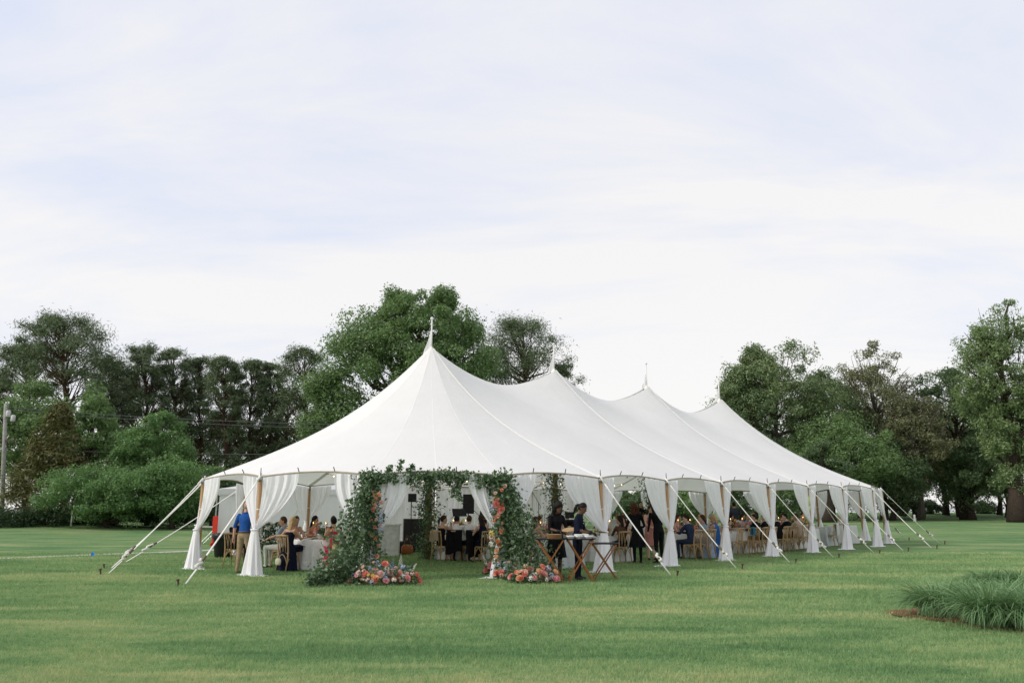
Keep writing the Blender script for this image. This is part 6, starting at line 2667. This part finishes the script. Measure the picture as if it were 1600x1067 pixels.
bar("white panelled bar cabinet behind the left arch drape", gx(596, 28.3), 0.05, 1.15, 0.6, 1.02, 2)
bar("white bar counter under the bottles deep in the tent", gx(972, 34.8), 0.1, 2.1, 0.6, 1.08, 4)
BOT = {"green": plain("bottle_green", (0.03, 0.11, 0.03), 0.2), "amber": plain("bottle_amber", (0.30, 0.11, 0.02), 0.2), "clear": plain("bottle_pale", (0.50, 0.52, 0.48), 0.2), "orange": plain("bottle_orange", (0.60, 0.24, 0.05), 0.3)}
for k in range(14):
    m = MB()
    hh = 0.24 + 0.07 * ((k * 7) % 5) / 5
    m.lathe([(0.036, 0), (0.038, 0.01), (0.038, hh * 0.6), (0.014, hh * 0.78), (0.013, hh)], 12)
    c = list(BOT)[k % 4]
    b = gx(972, 34.8) + Vector((-0.95 + 0.145 * k, 0.05 * ((k * 3) % 5) - 0.1, 1.104))
    o = m.build("bottle", BOT[c], None, b, smooth=True)
    tag(o, c.replace("clear", "pale clear") + " glass bottle standing on the bar counter deep in tent", "bottle", c + " bottles on the bar")

# ------------------------------------------------------------------ dessert tables at the far end
gt = side_at(1284, 1.75)
long_table("side table with grey cloth near the far end", "long pale grey cloth on side table near the far end", gt, 1.3, 0.85, mat=GREY_LINEN)
ck = side_at(1316, 2.2)
round_table("round cake table at the far end", "white floor length cloth on the cake table at far end", ck, 0.62, 0.78)
cake = thing("tiered_cake", "white tiered cake decorated with flowers on the round table", "cake", (ck.x, ck.y, 0.786))
for k, (r, z, h) in enumerate(((0.16, 0.0, 0.13), (0.12, 0.13, 0.12), (0.08, 0.25, 0.11))):
    m = MB()
    m.lathe([(r, z), (r, z + h - 0.01), (r - 0.012, z + h), (0.001, z + h)], 28)
    m.build("tier", plain("icing_white", (0.80, 0.78, 0.74), 0.5), cake, smooth=True)
rg = random.Random(5)
for k in range(7):
    a = rg.uniform(3.2, 6.2)
    flower("bloom", rg.choice(["coral", "peach", "pink"]), V3((0.15 * math.cos(a), 0.15 * math.sin(a), 0.05 + 0.05 * k)), 0.04, (math.cos(a), math.sin(a), 0.4), cake, rg)
hanging_cloth("white_shawl", "white lace shawl hung on chair by grey clothed table", "shawl", side_at(1297, 1.3), OUT_Y, 0.3, 0.93, 0.5, 0.3, LINEN, 7)
chair("wooden chair under a white shawl near the far end", side_at(1297, 1.3), OUT_Y)

# ------------------------------------------------------------------ string lights under the eave
t = NT("bulb_glow")
e_ = t.n("ShaderNodeEmission")
e_.inputs["Color"].default_value = (1.0, 0.62, 0.28, 1)
e_.inputs["Strength"].default_value = 5.0
BULB = t.done(e_.outputs[0])
for side in ("left", "right"):
    rt_ = thing("string_lights", "warm bulb string lights hung under the %s eave" % ("far" if side == "left" else "near right"), "string lights", M1, 0.0, "string lights in the tent")
    sgn = 1 if side == "right" else -1
    pts = []
    for k in range(61):
        f = k / 60
        p_ = U * (18.3 * f) + NN * sgn * (RAD - 1.1)
        pts.append(V3((p_.x, p_.y, EAVE + 0.42 - 0.10 * abs(math.sin(f * 6 * math.pi)))))
    m = MB()
    m.tube(pts, 0.006, 4, False)
    m.build("cord", BLACK, rt_)
    for k in range(1, 60, 2):
        m = MB()
        m.ball(pts[k] + V3((0, 0, -0.04)), 0.022, 6, 5)
        m.build("bulb", BULB, rt_)

# ------------------------------------------------------------------ catering marquee behind on the left
WALLM = sheet_mat("vinyl_white", (0.80, 0.80, 0.795), 0.35, 0.0, 4.0, 0.02)
ca = gx(338, 35.5)
cb = ca + Vector((0.95, 0.31, 0)) * 8.0
axis = (cb - ca).normalized()
nrm = Vector((axis.y, -axis.x, 0))
W_, D_, H_, PKH = (cb - ca).length, 5.5, 2.35, 3.6
mq = thing("catering_marquee", "plain white catering marquee behind the tent on the left", "marquee", ca, math.atan2(axis.y, axis.x))


def wall_part(p, q, z0, z1, name="wall_panel"):
    m = MB()
    p, q = V3(p), V3(q)
    d = (q - p).normalized()
    nn = V3((-d.y, d.x, 0))

    def fn(u, v):
        x = p.lerp(q, u) + nn * (0.025 * math.sin(u * (q - p).length * 5) + 0.01 * math.sin(u * 31)) * (1 - 0.3 * v)
        return V3((x.x, x.y, z1 + (z0 - z1) * v))
    m.grid(fn, 40, 6)
    return m.build(name, WALLM, mq, smooth=True)


npan = 4
for k in range(npan):
    wall_part((W_ * k / npan, 0, 0), (W_ * (k + 1) / npan, 0, 0), 0.10, H_)
wall_part((0, D_, 0), (0, 0, 0), 0.10, H_)
wall_part((W_, 0, 0), (W_, D_, 0), 0.10, H_)
wall_part((W_, D_, 0), (0, D_, 0), 0.10, H_)
apx = V3((W_ / 2, D_ / 2, PKH))
cs = [V3((-0.1, -0.1, H_)), V3((W_ + 0.1, -0.1, H_)), V3((W_ + 0.1, D_ + 0.1, H_)), V3((-0.1, D_ + 0.1, H_))]
for k in range(4):
    m = MB()
    a_, b_ = cs[k], cs[(k + 1) % 4]

    def slope(u, v, a_=a_, b_=b_):
        e = a_.lerp(b_, u)
        p_ = e.lerp(apx, v)
        p_.z -= 0.18 * math.sin(math.pi * v)
        return p_
    m.grid(slope, 14, 12)
    m.build("roof_slope", WALLM, mq, smooth=True)
    m = MB()
    m.box((a_ + b_) / 2 + V3((0, 0, -0.13)), ((b_ - a_).length, 0.012, 0.22), rz=math.atan2(b_.y - a_.y, b_.x - a_.x))
    m.build("valance", WALLM, mq)
for k in range(4):
    m = MB()
    m.tube([(cs[k].x * 0.995, cs[k].y * 0.995, 0), (cs[k].x * 0.995, cs[k].y * 0.995, H_)], 0.03, 8)
    m.build("corner_pole", STEEL, mq)
# red board at its corner, folding table, bin, chafing row
m = MB()
m.box((0, 0, 0.66), (0.20, 0.05, 1.12))
rb = thing("red_board", "bright red upright board at the marquee corner", "board", gx(334, 35.2), 0.0)
m.build("panel", plain("red_board_paint", (0.62, 0.035, 0.02), 0.5), rb)
for x in (-0.07, 0.07):
    m = MB()
    m.box((x, 0, 0.06), (0.05, 0.4, 0.12))
    m.build("foot", plain("red_board_paint", (0.62, 0.035, 0.02), 0.5), rb)
ft = thing("folding_table", "grey folding table standing left of the red board", "table", gx(327, 37.0), 0.0)
m = MB()
m.box((0, 0, 0.73), (0.9, 0.6, 0.04))
m.build("tabletop", plain("table_grey", (0.45, 0.44, 0.42), 0.6), ft)
for s in (-1, 1):
    for y in (-0.25, 0.25):
        m = MB()
        m.tube([(-s * 0.35, y, 0), (s * 0.35, y, 0.71)], 0.014, 6)
        m.build("leg", STEEL, ft)
bn = thing("refuse_bin", "black bin with sagging liner left of the blue polo man", "bin", gx(347, 27.2), 0.2)
m = MB()
m.lathe([(0.22, 0.0), (0.24, 0.02), (0.33, 0.72), (0.35, 0.74), (0.34, 0.76), (0.30, 0.72), (0.22, 0.05)], 20, cap=False)
m.lathe([(0.22, 0.0), (0.001, 0.001)], 20, cap=False)
m.build("tub", plain("bin_black", (0.018, 0.018, 0.02), 0.5), bn, smooth=True)
m = MB()
m.lathe([(0.355 + 0.0, 0.62), (0.365, 0.72), (0.352, 0.775), (0.30, 0.74)], 20, cap=False)
m.build("liner", plain("bin_liner", (0.015, 0.015, 0.016), 0.35), bn, smooth=True)
# white flowering shrub panel by the round table
rn = np.random.default_rng(66)
fw_ = thing("flowering_shrub", "dark green shrub dotted with white blossoms left of round table", "shrub", gx(421, 26.5), 0.0)
C = [(rn.normal() * 0.28, rn.normal() * 0.22, 0.12 + 1.0 * rn.random()) for _ in range(900)]
V, F = leaves_at(C, 0.09, rn)
V[:, 2] = np.maximum(V[:, 2], 0.01)
fo = link_obj("foliage", np_mesh("foliage", V, F), L_SHRUB, fw_)
fo["kind"] = "stuff"
m = MB()
for k in range(5):
    m.tube([(0.05 * k - 0.1, 0, 0), (0.10 * k - 0.2, 0.02, 0.9)], 0.012, 5)
m.build("stem", STEM, fw_)
rg = random.Random(9)
for k in range(34):
    flower("bloom", "white", V3((rg.gauss(0, 0.25), -0.28 + rg.uniform(-0.05, 0.1), 0.2 + 0.9 * rg.random())), 0.045, (0, -1, 0.3), fw_, rg)

# ------------------------------------------------------------------ utility pole, wires, posts, flag
up_ = thing("utility_pole", "weathered grey utility pole with transformers at left picture edge", "pole", gx(2, 62.0), 0.0)
H0 = at(9, 631, 62.0).z
lean = at(9, 631, 62.0).x - gx(2, 62.0).x
m = MB()
m.tube([(0, 0, 0), (lean * 0.5, 0, H0 / 2), (lean, 0, H0)], [0.17, 0.15, 0.12], 12)
m.build("shaft", plain("weathered_grey_wood", (0.30, 0.29, 0.27), 0.9, 0, 0.25, 4), up_, smooth=True)
m = MB()
m.box((lean * 0.85, -0.05, H0 * 0.70), (1.9, 0.10, 0.12))
m.build("crossarm", BARK_GREY, up_)
for dx, dz in ((0.35, -1.0), (0.75, -1.35)):
    m = MB()
    m.lathe([(0.13, 0), (0.16, 0.05), (0.16, 0.42), (0.10, 0.5)], 12, (lean + dx, -0.1, H0 + dz))
    m.build("transformer", plain("transformer_grey", (0.55, 0.55, 0.55), 0.5), up_, smooth=True)
for dx in (0.12, 0.32):
    m = MB()
    m.lathe([(0.05, 0), (0.07, 0.05), (0.04, 0.10), (0.06, 0.15)], 8, (lean + dx - 0.1, 0, H0 + 0.02))
    m.build("insulator", WHITE_PAINT, up_, smooth=True)
WIRE = plain("wire_grey", (0.12, 0.12, 0.12), 0.6)
for k, (y0, y1, lab) in enumerate(((636, 664, "topmost overhead wire crossing before the pines"), (640, 671, "second overhead wire crossing before the pines"), (700, 706, "middle overhead wire crossing before the cedar"), (744, 757, "lowest overhead wire crossing before the cedar"))):
    a_, b_ = at(9, y0, 61.6), at(620, y1, 66.0)
    pts = []
    for j in range(25):
        f = j / 24
        q = a_.lerp(b_, f)
        q.z -= 0.5 * 4 * f * (1 - f) * 0.6
        pts.append(q - a_)
    m = MB()
    m.tube(pts, 0.022, 5, False)
    tag(m.build("overhead_wire", WIRE, None, a_), lab, "wire", "overhead wires on the left")
wp = gx(110, 57.5)
m = MB()
m.tube([(0, 0, 0), (0.03, 0, 1.0), (0.04, 0, 1.06)], [0.055, 0.052, 0.02], 8)
tag(m.build("marker_post", WHITE_PAINT, None, (wp.x, wp.y, 0.2)), "small white marker post before the wide bright shrub", "post")
bf = thing("survey_flag", "tiny bright blue survey flag in the left lawn", "flag", gp(141, 877))
m = MB()
m.tube([(0, 0, 0), (0.01, 0, 0.28)], 0.004, 5)
m.build("wire", STEEL, bf)
m = MB()
m.grid(lambda u, v: V3((0.01 + 0.10 * u, 0.01 * math.sin(u * 5), 0.17 + 0.10 * v)), 4, 3)
m.build("flag_cloth", plain("flag_blue", (0.02, 0.22, 0.70), 0.6), bf)
for k, (px, py) in enumerate(((1429.5, 814.5), (1589, 813))):
    m = MB()
    m.lathe([(0.14, 0), (0.15, 0.05), (0.10, 0.5), (0.12, 0.62), (0.04, 0.72)], 10)
    tag(m.build("tee_marker", WHITE_PAINT, None, gp(px, py), smooth=True), ["pale stone marker at far edge of right lawn", "small white marker at foot of the thick trunk at right"][k], "marker")
# ------------------------------------------------------------------ turf blades and ornamental grass
def blade_mat():
    t = NT("grass_blade")
    s = lawn_color(t)
    c = lawn_ramp(t, s)
    g = t.n("ShaderNodeNewGeometry")
    c = t.mixc(t.math('MULTIPLY', g.outputs["Random Per Island"], 0.34), t.mixc(1.0, c, (1.5, 1.5, 1.5), 'MULTIPLY'), (0.46, 0.48, 0.26))
    d = t.n("ShaderNodeBsdfDiffuse")
    t.l(c, d.inputs[0])
    tr = t.n("ShaderNodeBsdfTranslucent")
    t.l(c, tr.inputs[0])
    m = t.n("ShaderNodeMixShader")
    m.inputs[0].default_value = 0.35
    t.l(d.outputs[0], m.inputs[1])
    t.l(tr.outputs[0], m.inputs[2])
    return t.done(m.outputs[0])


def turf_blades(n):
    rng = np.random.default_rng(5)
    # denser near the viewer, thinning out with distance
    y = 6.6 * np.exp(rng.random(n) * math.log(30.0 / 6.6))
    hw = y * 0.70 + 0.6
    x = rng.uniform(-1, 1, n) * hw
    keep = np.ones(n, bool)
    x, y = x[keep], y[keep]
    n = len(x)
    k = np.clip(y / 10.0, 0.8, 2.2)
    tuft = 0.75 + 0.5 * np.abs(np.sin(x * 2.3 + np.sin(y * 1.9)) * np.cos(y * 2.7 + x))
    h = rng.uniform(0.022, 0.055, n) * tuft * np.clip(y / 14.0, 0.9, 1.25)
    w = rng.uniform(0.0035, 0.006, n) * k
    a = rng.uniform(0, 2 * np.pi, n)
    la = rng.uniform(0, 2 * np.pi, n)
    ln = h * rng.uniform(0.15, 0.9, n)
    P = np.stack([x, y, np.zeros(n)], 1)
    S = np.stack([np.cos(a) * w, np.sin(a) * w, np.zeros(n)], 1)
    T = P + np.stack([np.cos(la) * ln, np.sin(la) * ln, h], 1)
    V = np.stack([P - S, P + S, T], 1).reshape(-1, 3)
    F = np.arange(n * 3, dtype=np.int32).reshape(-1, 3)
    o = link_obj("lawn_grass", np_mesh("lawn_grass", V, F), blade_mat())
    tag(o, "short mown green lawn grass with straw coloured patches", "grass", kind="stuff")


turf_blades(500000)

OG = leaf_mat("ornamental_grass_blade", [(0.05, (0.105, 0.215, 0.090)), (0.5, (0.175, 0.320, 0.135)), (0.92, (0.31, 0.45, 0.22)), (0.98, (0.45, 0.40, 0.22))], 0.3, 0.2, 2.0)


def fountain_grass(label, p, r, h, n, seed):
    """a tussock of long arching blades"""
    rng = np.random.default_rng(seed)
    root = thing("grass_tussock", label, "grass clump", p, 0.0, "fountain grass clumps on the right lawn")
    a = rng.uniform(0, 2 * np.pi, n)
    rad0 = r * 0.42 * np.sqrt(rng.random(n))
    a0 = rng.uniform(0, 2 * np.pi, n)
    B = np.stack([np.cos(a0) * rad0, np.sin(a0) * rad0, np.zeros(n)], 1)
    out = np.stack([np.cos(a0) * 0.75 + np.cos(a) * 0.5, np.sin(a0) * 0.75 + np.sin(a) * 0.5, np.zeros(n)], 1)
    L = h * rng.uniform(0.9, 1.7, n)
    bend = rng.uniform(0.7, 1.7, n)
    K = 6
    w = rng.uniform(0.004, 0.009, n)
    side = np.stack([-out[:, 1], out[:, 0], np.zeros(n)], 1)
    side /= (np.linalg.norm(side, axis=1, keepdims=True) + 1e-9)
    # turn blades a little so they are not all edge-on
    side = side + rng.normal(size=(n, 3)) * 0.35
    rings = []
    for k in range(K):
        s = k / (K - 1)
        th = s * bend * 1.75
        # arc: rises, bows out, tip falls
        hx = (1 - np.cos(th)) / (bend * 1.75) * L
        hz = np.sin(th) / (bend * 1.75) * L
        c = B + out * hx[:, None] * 1.0
        c[:, 2] = np.maximum(hz, 0.012 + 0.02 * rng.random(n))
        ww = (w * (1 - s) ** 0.6 + 0.0006)[:, None]
        rings.append((c - side * ww, c + side * ww))
    V = np.empty((n, K * 2, 3), dtype=np.float32)
    for k, (u, v) in enumerate(rings):
        V[:, 2 * k] = u
        V[:, 2 * k + 1] = v
    base = (np.arange(n) * K * 2)[:, None]
    F = np.concatenate([base + np.array([[2 * k, 2 * k + 1, 2 * k + 3, 2 * k + 2]]) for k in range(K - 1)], 0)
    o = link_obj("blades", np_mesh("blades", V.reshape(-1, 3), F), OG, root)
    o["kind"] = "stuff"
    m = MB()
    m.lathe([(r * 0.5, 0.0), (r * 0.40, h * 0.10), (r * 0.2, h * 0.16)], 18)
    m.build("crown_base", plain("tussock_thatch", (0.10, 0.085, 0.04), 0.95, 0, 0.4, 30), root)
    return root


mulch = plain("mulch_red_brown", (0.22, 0.115, 0.065), 0.95, 0, 0.5, 25, 0.05, 0.6)
m = MB()
ctr = gp(1572, 964)
rim = []
rg = random.Random(3)
for k in range(40):
    th = 2 * math.pi * k / 40
    rr = 1.0 + 0.10 * math.sin(3 * th) + rg.uniform(-0.05, 0.05)
    rim.append((ctr.x + math.cos(th) * 1.55 * rr, ctr.y + math.sin(th) * 1.15 * rr, 0.018))
m.add([(ctr.x, ctr.y, 0.05)] + rim, [(0, 1 + k, 1 + (k + 1) % 40) for k in range(40)])
tag(m.build("mulch_bed", mulch), kind="structure")
for k, (px, py, r, h, n, lab) in enumerate([
        (1466, 964, 0.55, 0.50, 1500, "leftmost fountain grass clump at edge of mulch bed"),
        (1508, 953, 0.50, 0.46, 1300, "fountain grass clump behind between the two front clumps"),
        (1548, 979, 0.62, 0.54, 1700, "large front fountain grass clump in middle of the bed"),
        (1618, 984, 0.62, 0.54, 1700, "fountain grass clump cut by the right picture edge"),
        (1578, 956, 0.55, 0.50, 1500, "fountain grass clump filling the back of the mulch bed"),
        (1545, 924, 0.50, 0.40, 1300, "separate dark fountain grass clump farther up the lawn"),
        (1597, 926, 0.50, 0.42, 1300, "farther fountain grass clump beside the separate dark one")]):
    fountain_grass(lab, gp(px, py), r, h, n, 400 + k)
